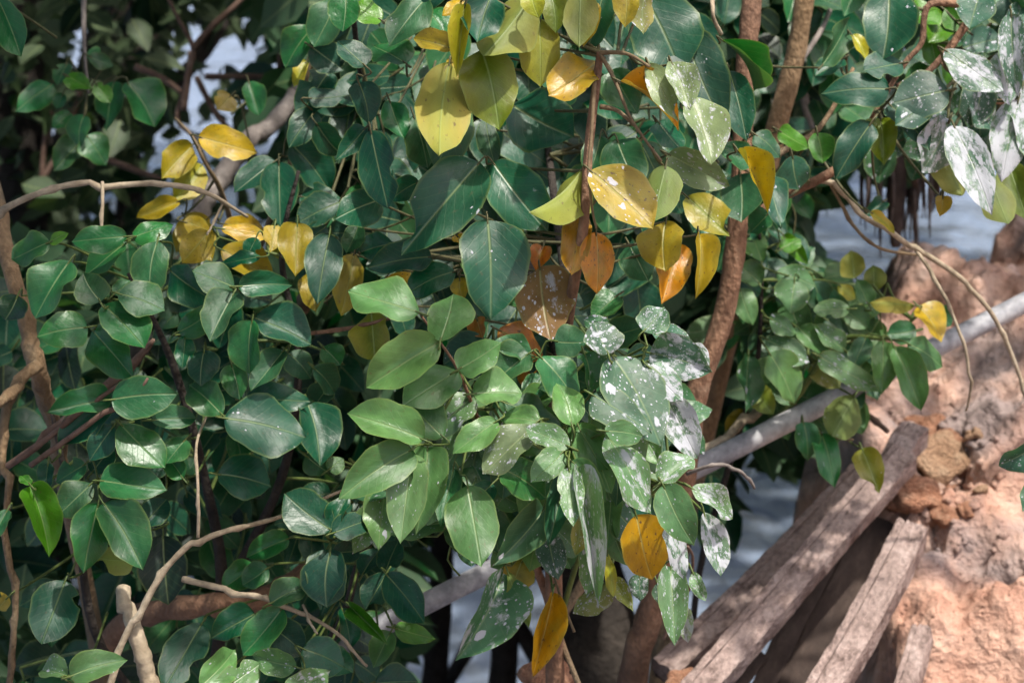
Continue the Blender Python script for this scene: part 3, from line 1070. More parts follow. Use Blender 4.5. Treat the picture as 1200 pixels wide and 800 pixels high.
left.rows('G', '''
100 118 190 322 112 l .02 -5 c
110 112 68 75 32 l .0 -5
336 178 308 402 118 g .04 -7
350 178 497 378 134 g .05 -7
345 100 557 100 108 g .05 -5
315 108 203 208 104 g .04 -4
300 40 190 100 80 g .02 -1
160 40 165 122 55 d .02 0
320 70 385 -20 90 d .0 -1
640 90 565 10 70 g .02 -2
755 75 932 102 138 d .03 -4
500 252 572 160 90 d .0 0
457 380 332 368 84 ol .0 -2
215 450 160 642 155 d .02 -3
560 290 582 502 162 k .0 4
1152 270 993 148 134 d .03 -4
1150 270 1200 150 60 d .03 -3
1140 340 1110 518 124 d .03 -5
940 522 1062 460 84 g .06 -4
980 540 848 692 114 g .04 -4
930 602 1052 692 112 d .10 -3
1050 680 1192 742 126 d .08 -5
885 560 740 640 100 d .02 0
690 602 590 792 134 d .03 -1
240 775 132 736 74 L .30 -9
245 775 428 714 98 L .08 -10
240 792 300 830 60 L .1 -9
700 805 818 690 104 L .10 -8
760 830 895 742 110 L .40 -9
1032 740 866 708 88 L .30 -8
1000 825 1152 760 95 L .50 -9
1062 10 1140 65 80 g .1 0
1140 60 1190 20 60 L .1 -1
1000 300 870 350 80 g .0 3
930 400 845 450 80 g .0 3
880 390 780 460 90 g .0 4
20 200 -20 290 60 g .0 -2
30 500 -10 540 60 yo .0 2
''')
left.rows('R', '''
290 290 198 445 130 d .02 -1
285 295 468 502 155 d .08 -5
285 290 342 130 112 d .02 1
180 290 250 160 100 d .02 2
330 540 522 588 82 l .03 3
312 560 228 716 105 L .03 3
25 190 10 420 205 d .05 -5
45 92 242 18 115 d .05 -3
40 190 168 178 95 d .05 -2
120 450 265 575 70 l .0 -2 c
80 450 130 620 90 d .03 0
0 660 132 742 120 d .05 -3
240 800 432 785 100 d .1 -3
''')
left.cluster_twigs(26, .14)
r = left.r
for k in range(58):
    x, y = r.uniform(-30, 420), r.uniform(270, 830)
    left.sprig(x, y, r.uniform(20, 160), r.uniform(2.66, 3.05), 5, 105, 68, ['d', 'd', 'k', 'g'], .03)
for k in range(9):
    left.sprig(r.uniform(395, 480), r.uniform(520, 640), r.uniform(30, 150), r.uniform(2.6, 2.8), 5, 80, 55, ['d', 'g'], .05)

# ---- 4 upper right shrub: big dark leaves coated with white
upper = Plant('spattered_shrub', 'dark green shrub at the upper right with leaves coated white', 'shrub', P(1500, 300, 2.75), 2.62, TWIG_OLIVE, 4, 'leafy shrubs on the bank')
upper.stem([(1500, 300, 2.75), (1380, 60, 2.72), (1240, -60, 2.7), (1150, 10, 2.68), (1110, 60, 2.68), (1080, 90, 2.68), (1050, 100, 2.68)], [.012, .010, .007, .005, .004, .003, .002], BARK_RED, 'stem')
upper.stem([(1150, 10, 2.68), (1090, 5, 2.67), (1080, 50, 2.67), (1060, 75, 2.67), (1020, 140, 2.67)], [.005, .004, .003, .003, .002], BARK_RED, 'stem')
upper.stem([(1110, 60, 2.68), (1105, 75, 2.66), (1125, 95, 2.65)], [.002, .002, .0015], BARK_RED, 'stem')
upper.stem([(1380, 60, 2.72), (1260, 110, 2.7), (1180, 120, 2.68), (1130, 110, 2.66)], [.008, .005, .003, .002], BARK_RED, 'stem')
upper.rows('C', '''
717 310 493 312 118 d .03 -6
767 215 632 245 98 d .03 -5
722 -35 690 197 175 d .12 -4
925 312 738 350 150 d .30 -7
905 320 745 420 100 d .30 -8
728 360 845 495 112 d .20 -6
657 425 532 608 104 d .05 -8
692 408 690 552 106 ol .02 -3
918 168 1098 292 114 d .75 -9
932 410 848 592 142 d .78 -6
958 428 1052 714 124 d .95 -10
1120 170 1132 352 95 g .97 -8
1150 45 1152 302 86 d .70 -9
1175 345 1108 605 126 g .97 -8
1165 380 1210 560 90 g .9 -6
930 520 952 682 102 ol .15 -2
1080 600 1112 788 112 ol .05 2
1140 560 1180 740 100 ol .1 3
1040 -25 988 98 124 d .25 -4
1130 -20 1180 80 110 d .2 -3
1060 60 1135 45 50 p .3 0
985 110 920 30 80 l .0 10
870 20 800 60 110 l .0 10
930 60 850 150 110 l .0 10
960 200 930 290 90 l .0 11
850 110 880 230 90 l .0 12
1185 300 1150 420 90 g .9 -3
1040 290 1010 430 120 d .5 -3
1000 350 1090 440 100 d .6 -2
905 680 900 742 56 yo .0 0
1190 10 1140 140 80 d .5 -5
''')
upper.cluster_twigs(28, .2, .0014)
r = upper.r
for k in range(16):
    upper.sprig(r.uniform(1060, 1260), r.uniform(-60, 130), r.uniform(20, 160), r.uniform(2.75, 3.0), 5, 100, 70, ['d', 'd', 'g'], .5)
edge = Plant('leaf_sprig', 'sprig with two dark leaves entering at the right edge over the clay', 'sprig', P(1330, 600, 2.5), 2.4, TWIG_OLIVE, 22)
edge.stem([(1330, 600, 2.5), (1260, 545, 2.44), (1222, 522, 2.41), (1212, 535, 2.41)], [.003, .0025, .002, .001], TWIG_OLIVE, 'stem')
edge.rows('I', '1240 -30 1110 48 85 d .3 0')
edge.rows('I', '1235 90 1182 190 60 g .3 1')
edge.cluster_twigs()

# ---- 5 brown-stemmed tree in the right middle ground with its foliage
stem_tree = Plant('slender_tree', 'slender reddish brown tree rising right of the centre behind the spattered leaves', 'tree', P(700, 1100, 3.2), 2.66, TWIG_OLIVE, 5, 'slender trees')
stem_tree.stem([(700, 1100, 3.2), (741, 800, 2.95), (758, 732, 2.9), (776, 668, 2.86), (795, 590, 2.82), (808, 520, 2.78), (818, 455, 2.75), (848, 370, 2.74), (864, 270, 2.72), (869, 200, 2.72), (873, 90, 2.72), (882, -10, 2.72), (890, -150, 2.75)],
               [.022, .017, .016, .015, .014, .0125, .012, .0115, .0115, .011, .011, .011, .010], BARK_RED, 'trunk', 12, .07)
stem_tree.stem([(864, 270, 2.74), (915, 232, 2.72), (950, 215, 2.70), (985, 195, 2.70), (1040, 150, 2.72)], [.006, .0055, .005, .005, .004], BARK_RED, 'branch')
stem_tree.stem([(869, 200, 2.72), (830, 120, 2.75), (800, 40, 2.78), (790, -60, 2.8)], [.006, .005, .004, .003], BARK_RED, 'branch')
stem_tree.stem([(866, 250, 2.72), (900, 190, 2.74), (960, 150, 2.78), (1000, 80, 2.8)], [.004, .004, .003, .002], BARK_TAN, 'branch')
stem_tree.rows('C', '''
25 330 96 558 118 p .45 -28
-50 532 142 638 112 p .35 -26
195 520 306 692 62 y .0 -28 c
10 110 132 392 174 d .15 -22
165 240 216 472 112 d .1 -16
128 150 342 292 64 g .03 -14 c
380 540 412 652 114 d .1 -8
290 590 342 757 104 d .15 -10
205 600 200 768 132 g .12 -12
18 680 152 812 124 ol .1 -20
130 508 252 562 82 g .1 -12
250 465 342 532 74 g .1 -6
470 460 482 562 84 l .05 -2
330 455 440 510 70 l .05 0
470 240 620 50 84 g .02 4
590 120 640 200 46 yg .0 4
100 720 40 800 90 d .1 -12
-20 660 60 740 90 d .1 -10
300 740 230 800 80 g .1 -6
560 200 460 260 70 d 0 8
700 700 640 740 50 d 0 10
''')
stem_tree.leaf('C', 650, 735, 737, 800, 32, 'yg', 0, -6)
stem_tree.cluster_twigs(26, .14)
r = stem_tree.r
for k in range(26):
    stem_tree.sprig(r.uniform(700, 1000), r.uniform(-40, 200), r.uniform(20, 160), r.uniform(3.05, 3.4), 5, 100, 66, ['d', 'd', 'k', 'g'], .05)
for k in range(10):
    stem_tree.sprig(r.uniform(800, 930), r.uniform(160, 280), r.uniform(20, 160), r.uniform(2.8, 3.0), 5, 80, 56, ['d', 'g'], .1)

tan_tree = Plant('slender_tree', 'slender tan tree stem leaning at the top right, without leaves below', 'tree', P(760, 1000, 3.3), 3.0, TWIG_OLIVE, 6, 'slender trees')
tan_tree.stem([(760, 1000, 3.3), (785, 700, 3.2), (845, 420, 3.08), (890, 240, 3.0), (910, 150, 2.98), (932, 65, 2.97), (944, -10, 2.96), (965, -150, 2.95)], [.018, .016, .0145, .013, .0125, .012, .0115, .011], BARK_TAN, 'trunk', 12, .05)
tan_tree.stem([(925, 90, 2.97), (965, 30, 3.05), (990, -40, 3.1)], [.004, .003, .003], BARK_GREY, 'branch')
for k in range(5):
    tan_tree.sprig(930 + k * 18, -40 - 10 * (k % 2), 60 + 15 * k, 3.05 + .05 * k, 5, 100, 66, ['d', 'g'], .05)

# ---- 6 low shrub leaning over the pipe at the right
low = Plant('low_shrub', 'low bright green shrub leaning over the grey pipe at the right', 'shrub', P(800, 950, 3.05), 2.84, TWIG_GREEN, 7, 'leafy shrubs on the bank')
low.stem([(800, 950, 3.1), (815, 700, 3.05), (850, 560, 2.98), (885, 440, 2.9), (892, 340, 2.86), (890, 270, 2.85)], [.004, .004, .004, .003, .0025, .002], BARK_DARK, 'stem')
low.stem([(870, 520, 2.95), (930, 470, 2.90), (980, 400, 2.86), (1040, 395, 2.82), (1075, 370, 2.84)], [.004, .004, .003, .0025, .0015], TWIG_GREEN, 'stem')
low.stem([(930, 470, 2.93), (945, 500, 2.9), (960, 510, 2.87), (1000, 515, 2.85)], [.002, .002, .0018, .0015], TWIG_BROWN, 'stem')
low.rows('F', '''
200 215 242 332 82 L .15 -2
272 202 198 138 86 L .15 -1
392 188 380 292 114 L .2 -3
325 160 458 202 92 L .2 0
272 130 240 -4 74 L .1 0
340 80 408 40 50 l .0 4
350 30 430 120 50 l .0 5
450 180 500 300 80 g .1 2
582 286 458 290 62 L .2 -2
642 272 608 188 60 L .1 1
540 205 600 248 45 yg .05 0
592 182 592 92 76 ol .02 6
660 232 660 135 70 ol .02 7
300 320 402 365 60 L .3 -3
402 350 498 435 70 L .2 -2
565 430 465 345 70 L .3 -2
500 320 580 400 70 g .1 0
642 388 588 472 72 g .05 -4
702 400 690 562 88 L .05 -7
738 418 822 622 98 L .05 -8
812 360 714 372 82 g .05 -4
780 408 915 475 92 L .05 -7
820 278 905 382 96 y .02 -2
802 276 658 264 48 yg .02 -1
870 285 930 340 60 g .02 2
470 450 692 570 84 L .4 -6
300 440 402 602 112 L .12 -5
290 390 432 452 92 L .35 -4
232 450 214 642 92 g .2 -1
460 465 540 560 90 ol .3 4
602 590 508 732 122 ol .15 2
420 680 440 805 84 g .1 1
490 720 520 872 84 g .1 0
250 560 310 640 80 ol .1 5
150 715 205 640 50 yo .0 10
110 90 190 190 90 d .1 6
480 220 540 330 80 g .1 3
560 290 640 350 80 L .1 1
330 470 250 540 80 L .1 0
''')
low.leaf('I', 630, -12, 672, 122, 92, 'ol', .1, -2)
low.cluster_twigs(24, .14)
r = low.r
for k in range(19):
    low.sprig(r.uniform(870, 1040), r.uniform(300, 420), r.uniform(10, 150), r.uniform(2.88, 3.05), 5, 85, 56, ['g', 'L', 'L', 'g'], .2)

# ---- 7 small spray of leaves hanging in front of the dark tree, upper left
spray = Plant('hanging_spray', 'green spray of leaves hanging before the dark trunk at the upper left', 'branch', P(100, -60, 3.05), 3.0, TWIG_OLIVE, 8)
spray.stem([(100, -60, 3.05), (98, 20, 3.02), (100, 70, 3.0), (104, 110, 3.0)], [.004, .003, .002, .0015], BARK_GREY, 'stem')
spray.rows('A', '''
170 285 72 388 84 g .0 0
438 285 542 425 114 g .0 -1
390 280 368 442 94 g .05 0
220 325 198 372 44 g .0 0
292 398 264 502 84 g .0 -2
310 200 392 222 54 g .0 1
230 262 312 302 62 l .0 0
300 468 372 562 94 g .1 -2
272 490 198 592 92 g .0 -1
330 290 382 352 54 l .0 -2
240 390 190 440 60 g 0 0
350 200 300 180 50 g 0 2
230 220 200 290 60 g 0 3
''')
spray.leaf('A', -14, -12, 76, 192, 104, 'g', .0, -55)
spray.cluster_twigs(34, .14)

# ---- 8 yellow leaved twig and right edge of the upper left gap
yel = Plant('yellow_branch', 'branch with yellow leaves in front of the bright gap left of centre', 'branch', P(290, 330, 2.9), 2.72, TWIG_OLIVE, 9)
yel.stem([(290, 330, 2.9), (262, 232, 2.78), (240, 190, 2.74), (225, 160, 2.74), (205, 138, 2.76)], [.004, .003, .002, .0018, .001], TWIG_BROWN, 'stem')
yel.stem([(300, 300, 2.88), (330, 220, 2.7), (345, 170, 2.68), (360, 90, 2.66), (380, 20, 2.65)], [.004, .003, .0025, .002, .0015], TWIG_BROWN, 'stem')
yel.rows('A', '''
692 478 882 525 108 y .0 -2
662 500 570 622 94 yo .0 0
695 568 612 694 94 yg .0 2
622 698 482 748 64 y .0 -2
640 770 730 800 60 y .0 -1
''')
yel.rows('P', '''
262 262 310 268 26 y 0 0
215 255 248 300 36 yo 0 2
245 255 205 290 30 yo 0 3
330 262 338 305 34 yg 0 2
''')
yel.rows('A', '''
1090 90 988 222 112 g .0 -8
1175 -12 1094 152 115 g .05 -12
1078 160 1190 242 112 d .05 -10
1062 208 1028 292 54 yg .0 -4
1142 240 1040 402 112 d .0 -8
1072 345 1190 330 74 d .0 -9
1092 380 1018 502 94 d .05 -9
1100 430 1190 545 86 d .05 -10
952 555 823 652 94 d .0 -9
966 560 975 778 124 d .05 -11
1010 500 1142 652 124 d .0 -7
1040 682 1182 690 94 d .15 -8
1092 540 1150 592 84 g .0 -5
860 280 900 390 70 g 0 20
800 330 760 380 80 yo 0 22
''')
yel.cluster_twigs(26, .14)

# ------------------------------------------------------------------ dark background tree: trunks, twigs and a deep crown
def leaf_cloud(pts, size, seed, name, parent, col, k=1):
    """Many small folded leaves as one mesh (uncountable crown)."""
    r = np.random.RandomState(seed)
    n = len(pts)
    pts = np.array(pts)
    ax = r.normal(size=(n, 3)); ax[:, 2] = -np.abs(ax[:, 2]) * .8
    ax /= np.linalg.norm(ax, axis=1)[:, None]
    up = r.normal(size=(n, 3)) * .6 + np.array([0, -.5, .8])
    sd = np.cross(ax, up); sd /= np.linalg.norm(sd, axis=1)[:, None]
    nm = np.cross(sd, ax)
    L_ = (size * r.uniform(.7, 1.25, n))[:, None]
    W = L_ * r.uniform(.26, .36, n)[:, None]
    rows = [(0, 0, 0), (.2, .72, .06), (.45, 1, .05), (.75, .62, .0), (1, 0, -.12)]
    V = []; UV = []
    # outline: base, left pts, tip, right pts and midrib
    order = [(0, 0, 0)] + [(t, -w, z) for t, w, z in rows[1:4]] + [(1, 0, -.12)] + [(t, w, z) for t, w, z in rows[3:0:-1]] + [(t, 0, z - .08) for t, w, z in rows[1:4]]
    for t, w, z in order:
        V.append(pts + ax * L_ * t + sd * W * w + nm * L_ * z)
        UV.append((0.5 + .3 * w, t))
    V = np.stack(V, 1).reshape(-1, 3)
    m = len(order)
    F = [(0, 1, 8), (8, 1, 2, 9), (9, 2, 3, 10), (10, 3, 4), (0, 8, 7), (8, 9, 6, 7), (9, 10, 5, 6), (10, 4, 5)]
    faces = []
    for i in range(n):
        faces.extend(tuple(i * m + q for q in f) for f in F)
    me = bpy.data.meshes.new(name)
    me.from_pydata(V.tolist(), [], faces)
    uvl = me.uv_layers.new(name='UVMap')
    li = np.zeros(len(me.loops), dtype=np.int32)
    me.loops.foreach_get('vertex_index', li)
    uvl.data.foreach_set('uv', np.array(UV, dtype=np.float32)[li % m].ravel())
    me.uv_layers.new(name='Edge').data.foreach_set('uv', np.array([(.5 + (u - .5) * 1.6, v) for u, v in UV], dtype=np.float32)[li % m].ravel())
    me.shade_smooth()
    o = link(name, me, LEAF, parent)
    o.color = (*COLOR[col], 1)
    o['spatter'] = 0.0
    o['aging'] = 0.0
    o['kind'] = 'stuff'
    return o


dark = Plant('shade_tree', 'dark trunked shade tree behind the upper left foliage', 'tree', P(20, 1000, 4.6), 4.0, BARK_DARK, 10)
dark.stem([(20, 1000, 4.6), (22, 700, 4.5), (25, 400, 4.45), (20, 200, 4.4), (10, 40, 4.4), (30, -150, 4.5), (90, -500, 4.6)], [.11, .09, .075, .065, .06, .055, .04], BARK_DARK, 'trunk', 12, .05)
dark.stem([(25, 330, 4.5), (80, 200, 4.6), (125, 60, 4.7), (135, -60, 4.7), (150, -300, 4.7)], [.05, .05, .045, .04, .03], BARK_DARK, 'trunk', 12, .05)
dark.stem([(135, 100, 4.8), (165, 60, 4.8), (200, 20, 4.8), (225, -40, 4.8)], [.03, .022, .02, .018], BARK_DARK, 'branch')
dark.stem([(110, 700, 4.7), (120, 400, 4.6), (150, 260, 4.55), (160, 150, 4.6), (240, 60, 4.7), (300, -40, 4.8)], [.03, .028, .025, .02, .014, .01], BARK_DARK, 'branch')
for q in ([(215, 130, 3.6), (222, 80, 3.6), (226, 55, 3.6), (205, 15, 3.6), (190, -20, 3.6)], [(226, 58, 3.6), (250, 30, 3.6), (285, -2, 3.6), (310, -30, 3.6)], [(158, 78, 3.6), (190, 92, 3.6), (212, 108, 3.6)],
          [(225, 60, 3.65), (218, 100, 3.65), (208, 140, 3.6), (230, 165, 3.5), (258, 230, 3.3)], [(120, 185, 3.7), (160, 200, 3.7), (190, 210, 3.7)],
          [(240, 90, 3.9), (310, 90, 3.9), (345, 92, 3.9)], [(330, 40, 3.9), (325, 100, 3.9), (312, 140, 3.9)], [(230, 90, 3.9), (258, 140, 3.9), (300, 180, 3.9)], [(60, 130, 4.0), (52, 170, 4.0), (48, 220, 4.0)], [(35, 235, 4.0), (75, 165, 4.0), (100, 90, 4.0)]):
    dark.stem(q, [.0055, .005, .004, .003, .003][:len(q)], DRY_WOOD, 'branch', 6)
r = dark.r
pts = []
tries = 0
while len(pts) < 2300 and tries < 60000:
    tries += 1
    x, y, d = r.uniform(-150, 420), r.uniform(-160, 330), r.uniform(3.9, 5.4)
    if in_gap(x, y, 10) and r.random() < .88:
        continue
    if x > 180 and y > 20 and r.random() < .72:
        continue
    pts.append(P(x, y, d))
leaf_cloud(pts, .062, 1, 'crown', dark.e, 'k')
# crown overhead, out of the top of the picture, which shades the left
pts = []
for k in range(13000):
    if k < 4500:
        x, y, z = r.gauss(-.85, .38), r.uniform(1.0, 3.2), HC + r.uniform(.45, 1.3)
    elif k < 8000:
        x, y, z = r.uniform(-3.2, -.25), r.uniform(-1.6, 1.2), HC + r.uniform(.7, 1.9)
    else:
        x, y = r.uniform(-2.6, 1.1), r.uniform(3.0, 6.5)
        z = HC - .22 + r.uniform(0, 1.3)
    if to_px(Vector((x, y, z)))[1] > -60 and y > 0:
        continue
    pts.append((x, y, z))
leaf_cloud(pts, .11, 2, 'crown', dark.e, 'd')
dark.stem([(30, -150, 4.5), (-100, -500, 4.0), (-250, -900, 3.6)], [.05, .04, .02], BARK_DARK, 'branch')
dark.stem([(90, -500, 4.6), (250, -800, 4.2), (300, -1100, 3.8)], [.04, .03, .015], BARK_DARK, 'branch')

# deep thicket behind the middle: one mass
thicket = Plant('thicket', 'deep shadowed thicket behind the middle shrubs', 'thicket', P(640, 900, 3.9), 3.8, BARK_DARK, 12)
pts = []
tries = 0
while len(pts) < 4600 and tries < 80000:
    tries += 1
    x, y, d = r.uniform(330, 1040), r.uniform(-160, 700), r.uniform(3.3, 4.6)
    if in_gap(x, y, 14) and r.random() < .97:
        continue
    if y > 590:
        continue
    if x > 960 and y > 170:
        continue
    if x > 860 and y > 520:
        continue
    pts.append(P(x, y, d))
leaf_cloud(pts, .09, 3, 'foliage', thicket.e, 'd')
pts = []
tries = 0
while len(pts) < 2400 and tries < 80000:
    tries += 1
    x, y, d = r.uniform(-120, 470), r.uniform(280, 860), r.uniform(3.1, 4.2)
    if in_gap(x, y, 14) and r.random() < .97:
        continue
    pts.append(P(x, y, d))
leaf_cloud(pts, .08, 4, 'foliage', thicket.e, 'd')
for q, rad in (([(500, 900, 4.2), (515, 720, 4.2), (520, 600, 4.2), (540, 400, 4.2)], .05), ([(560, 880, 4.4), (500, 760, 4.4), (455, 660, 4.4), (420, 520, 4.4)], .032),
               ([(690, 880, 4.0), (590, 700, 4.0), (545, 620, 4.0), (520, 520, 4.0)], .03), ([(470, 900, 4.3), (540, 780, 4.3), (610, 690, 4.3), (700, 600, 4.3)], .02),
               ([(585, 900, 4.0), (590, 780, 4.0), (600, 690, 4.0), (650, 560, 4.0)], .055), ([(385, 880, 4.3), (400, 720, 4.3), (430, 600, 4.3)], .03), ([(480, 880, 4.6), (610, 640, 4.6), (700, 520, 4.6)], .02)):
    rad *= .42
    thicket.stem(q, [rad * 1.2] + [rad] * (len(q) - 2) + [rad * .6], BARK_DARK, 'stem', 8, .06)
thicket.stem([(690, 1000, 3.5), (692, 860, 3.45), (700, 760, 3.45), (690, 680, 3.5), (660, 600, 3.55), (640, 480, 3.6)], [.075, .065, .055, .05, .05, .04], BARK_DARK, 'stem', 14, .08)
for q in ([(930, -30, 3.3), (960, 60, 3.3), (975, 130, 3.3)], [(880, 60, 3.4), (905, 120, 3.4), (940, 170, 3.3)], [(960, 0, 3.5), (985, 40, 3.5)], [(935, 60, 3.3), (945, 130, 3.3), (955, 160, 3.3)], [(790, 95, 3.3), (860, 105, 3.3), (910, 30, 3.3)]):
    thicket.stem(q, [.006, .006, .005][:len(q)], BARK_GREY, 'stem', 6)

# unseen far limb and crowns, added above the picture to darken the near water
dark.stem([(90, -500, 4.6), Vector((-1.0, 6.0, 3.6)), Vector((-.2, 7.6, 3.2)), Vector((1.2, 8.8, 3.0))], [.05, .045, .03, .015], BARK_DARK, 'branch')
pts = []
for k in range(5200):
    q = Vector((r.uniform(-4.5, 3.6), r.uniform(6.3, 10.8), 1.7 + 1.9 * r.random()))
    if to_px(q)[1] > -45:
        continue
    pts.append(tuple(q))
leaf_cloud(pts, .32, 6, 'crown', dark.e, 'd')
pts = []
for k in range(5600):
    q = Vector((r.uniform(-4.5, 2.8), r.uniform(10.8, 15.5), 1.15 + 3.2 * r.random() ** 1.4))
    if to_px(q)[1] > -30:
        continue
    pts.append(tuple(q))
leaf_cloud(pts, .30, 8, 'crown', dark.e, 'd')  # further unseen crown, added so the water reflects it dark
# the spattered shrub goes on to the right of the picture and dapples the upper bank
pts = []
for k in range(220):
    q = Vector((r.gauss(1.2, .25), r.gauss(3.15, .22), HC + r.uniform(.0, .7)))
    u = to_px(q)
    if u[0] < 1240 and u[1] > -40:
        continue
    pts.append(tuple(q))
leaf_cloud(pts, .10, 7, 'foliage', upper.e, 'd')

# ------------------------------------------------------------------ branches and sticks that stand alone
def stick(name, pts, radii, mat, label, cat='branch', group=None, extra=(), sides=10, rough=.07, root=None):
    w = [P(*p) for p in pts]
    o = thing(name, w[0], label, cat, group)
    MB().tube(w, radii, sides, rough * 1.3, seed=len(label), kink=.7).build('stem', mat, o)
    for q, rr in extra:
        MB().tube([P(*p) for p in q], rr, 8, rough * 1.3, seed=3, kink=.7).build('side_twig', mat, o)
    return o


stick('arched_twig', [(-40, 285, 2.55), (10, 246, 2.52), (60, 222, 2.5), (115, 213, 2.5), (190, 214, 2.5), (235, 223, 2.5), (262, 236, 2.52), (290, 254, 2.55)], [.0035, .0034, .0033, .003, .0028, .0026, .002, .0015], BARK_PALE,
      'thin pale twig arching across the upper left', extra=[([(120, 213, 2.5), (120, 260, 2.49), (118, 318, 2.49)], [.0018, .0017, .0014]), ([(262, 236, 2.52), (250, 262, 2.52), (243, 275, 2.5)], [.0014, .0012, .001])])
stick('leaning_branch', [(-30, 150, 2.72), (2, 255, 2.62), (18, 330, 2.58), (32, 395, 2.57), (42, 430, 2.57), (55, 470, 2.62), (80, 560, 2.75), (120, 800, 2.9), (130, 1000, 3.0)], [.008, .0085, .0088, .0088, .0098, .009, .009, .01, .011], BARK_TAN,
      'bent brown trunk at the left edge', extra=[([(44, 428, 2.56), (22, 447, 2.54), (8, 485, 2.53), (2, 540, 2.52), (6, 600, 2.5), (14, 680, 2.5), (17, 740, 2.5), (10, 800, 2.5), (5, 900, 2.5)], [.007, .006, .005, .004, .0036, .0036, .0034, .0034, .004]),
             ([(24, 452, 2.53), (10, 462, 2.50), (-10, 480, 2.46)], [.005, .0055, .004])])
stick('grey_branch', [(352, 100, 3.3), (345, 115, 3.3), (318, 146, 3.28), (290, 168, 3.25), (262, 205, 3.22), (232, 248, 3.2), (190, 330, 3.2), (150, 480, 3.3), (140, 800, 3.4)], [.010, .0105, .0115, .0125, .013, .0135, .015, .017, .02], BARK_GREY,
      'thick grey branch slanting behind the yellow leaves')
stick('forked_branch', [(205, 870, 2.42), (176, 800, 2.42), (168, 770, 2.42), (157, 735, 2.42), (150, 708, 2.43), (145, 688, 2.44)], [.0085, .0085, .0085, .0078, .0075, .007], BARK_PALE, 'short thick pale stub at the bottom left, broken off at the top')
stick('forked_twig', [(120, 830, 2.41), (140, 770, 2.41), (160, 720, 2.405), (190, 672, 2.40), (232, 631, 2.40), (280, 617, 2.42), (338, 602, 2.48), (400, 575, 2.55)], [.0035, .0033, .0033, .0031, .003, .0025, .002, .0015], BARK_PALE,
      'forked pale twig at the lower left with an upright side shoot', extra=[([(232, 630, 2.40), (233, 580, 2.40), (231, 520, 2.42), (245, 480, 2.46)], [.0018, .0016, .0014, .001])])
stick('dry_twig', [(214, 678, 2.44), (256, 688, 2.43), (297, 695, 2.42), (318, 705, 2.42), (360, 722, 2.43), (400, 746, 2.44), (430, 780, 2.46)], [.0032, .0032, .0029, .0028, .0022, .0018, .0014], BARK_PALE, 'dry tan twig lying across the leaves at the lower left',
      extra=[([(355, 708, 2.43), (364, 728, 2.42), (372, 742, 2.41)], [.0014, .0014, .001])])
stick('fallen_log', [(120, 760, 2.8), (160, 720, 2.75), (236, 708, 2.7), (305, 702, 2.7), (358, 672, 2.72), (420, 625, 2.75), (470, 600, 2.78), (520, 575, 2.85)], [.012, .012, .0125, .0125, .012, .0115, .011, .010], BARK_RED, 'brown log half hidden behind leaves at the lower left')
stick('dead_stick', [(20, 540, 2.46), (80, 495, 2.44), (146, 446, 2.42)], [.003, .0028, .0014], DRY_WOOD, 'upper of two dark dead sticks at the left', group='dead sticks')
stick('dead_stick', [(36, 545, 2.45), (110, 492, 2.42), (173, 443, 2.40)], [.003, .0028, .0012], DRY_WOOD, 'lower and longer of two dark dead sticks at the left', group='dead sticks')
stick('dead_stick', [(-20, 565, 2.56), (60, 510, 2.52), (148, 432, 2.50), (180, 398, 2.48)], [.004, .004, .005, .002], DRY_WOOD, 'thick dark dead stick behind the left leaves', group='dead sticks')
stick('dry_twig', [(350, 392, 2.5), (400, 386, 2.48), (440, 378, 2.46), (475, 366, 2.46)], [.0018, .002, .0018, .0012], BARK_RED, 'thin red brown twig left of the pale front leaves')
stick('brown_branch', [(340, 380, 2.9), (362, 352, 2.85), (385, 340, 2.8), (440, 320, 2.75)], [.008, .008, .007, .006], BARK_TAN, 'short brown branch in the gap left of centre')
stick('dry_twig', [(840, 240, 2.74), (965, 212, 2.72), (1010, 250, 2.72), (1042, 272, 2.72), (1073, 293, 2.74), (1125, 326, 2.76), (1160, 362, 2.78), (1180, 405, 2.8), (1200, 455, 2.82), (1230, 540, 2.85)], [.0035, .0033, .003, .003, .003, .0028, .0026, .0026, .0024, .002], BARK_PALE,
      'long dry twig drooping over the pipe at the right edge', extra=[([(1073, 293, 2.74), (1100, 332, 2.74), (1120, 376, 2.74), (1134, 427, 2.75), (1132, 481, 2.78)], [.0022, .0022, .002, .0018, .0012])])
stick('bare_twig', [(970, 210, 2.72), (1000, 262, 2.73), (1030, 290, 2.74), (1082, 300, 2.8)], [.002, .002, .0018, .0012], TWIG_BROWN, 'thin bare twig beside the hanging roots')
stick('pale_stick', [(912, 458, 2.95), (880, 490, 2.93), (855, 512, 2.9), (820, 530, 2.88), (780, 560, 2.9)], [.006, .006, .005, .005, .005], BARK_PALE, 'pale stick resting just above the pipe')
stick('bare_twig', [(642, 655, 2.42), (656, 695, 2.38), (673, 740, 2.36)], [.0012, .0011, .0014], TWIG_BROWN, 'thin bare twig hanging beside the orange leaf')
stick('bare_twig', [(640, 690, 2.6), (656, 740, 2.6), (680, 805, 2.6), (710, 880, 2.6)], [.003, .003, .003, .003], BARK_TAN, 'straight tan twig at the bottom middle')
stick('curled_twig', [(805, 555, 2.6), (830, 546, 2.58), (850, 545, 2.58), (868, 552, 2.58), (884, 572, 2.6)], [.0022, .002, .002, .0018, .0014], BARK_GREY, 'thin grey twig curled round below the pipe')
stick('bare_twig', [(778, 748, 2.62), (790, 715, 2.6), (806, 690, 2.58), (812, 655, 2.55), (806, 640, 2.5)], [.0016, .0016, .0016, .0014, .0012], DRY_WOOD, 'dark bent twig below the white spattered leaves')
stick('branch_stub', [(410, 640, 2.75), (440, 615, 2.7), (470, 595, 2.68)], [.008, .0085, .009], BARK_TAN, 'tan branch stub above the left end of the pipe')
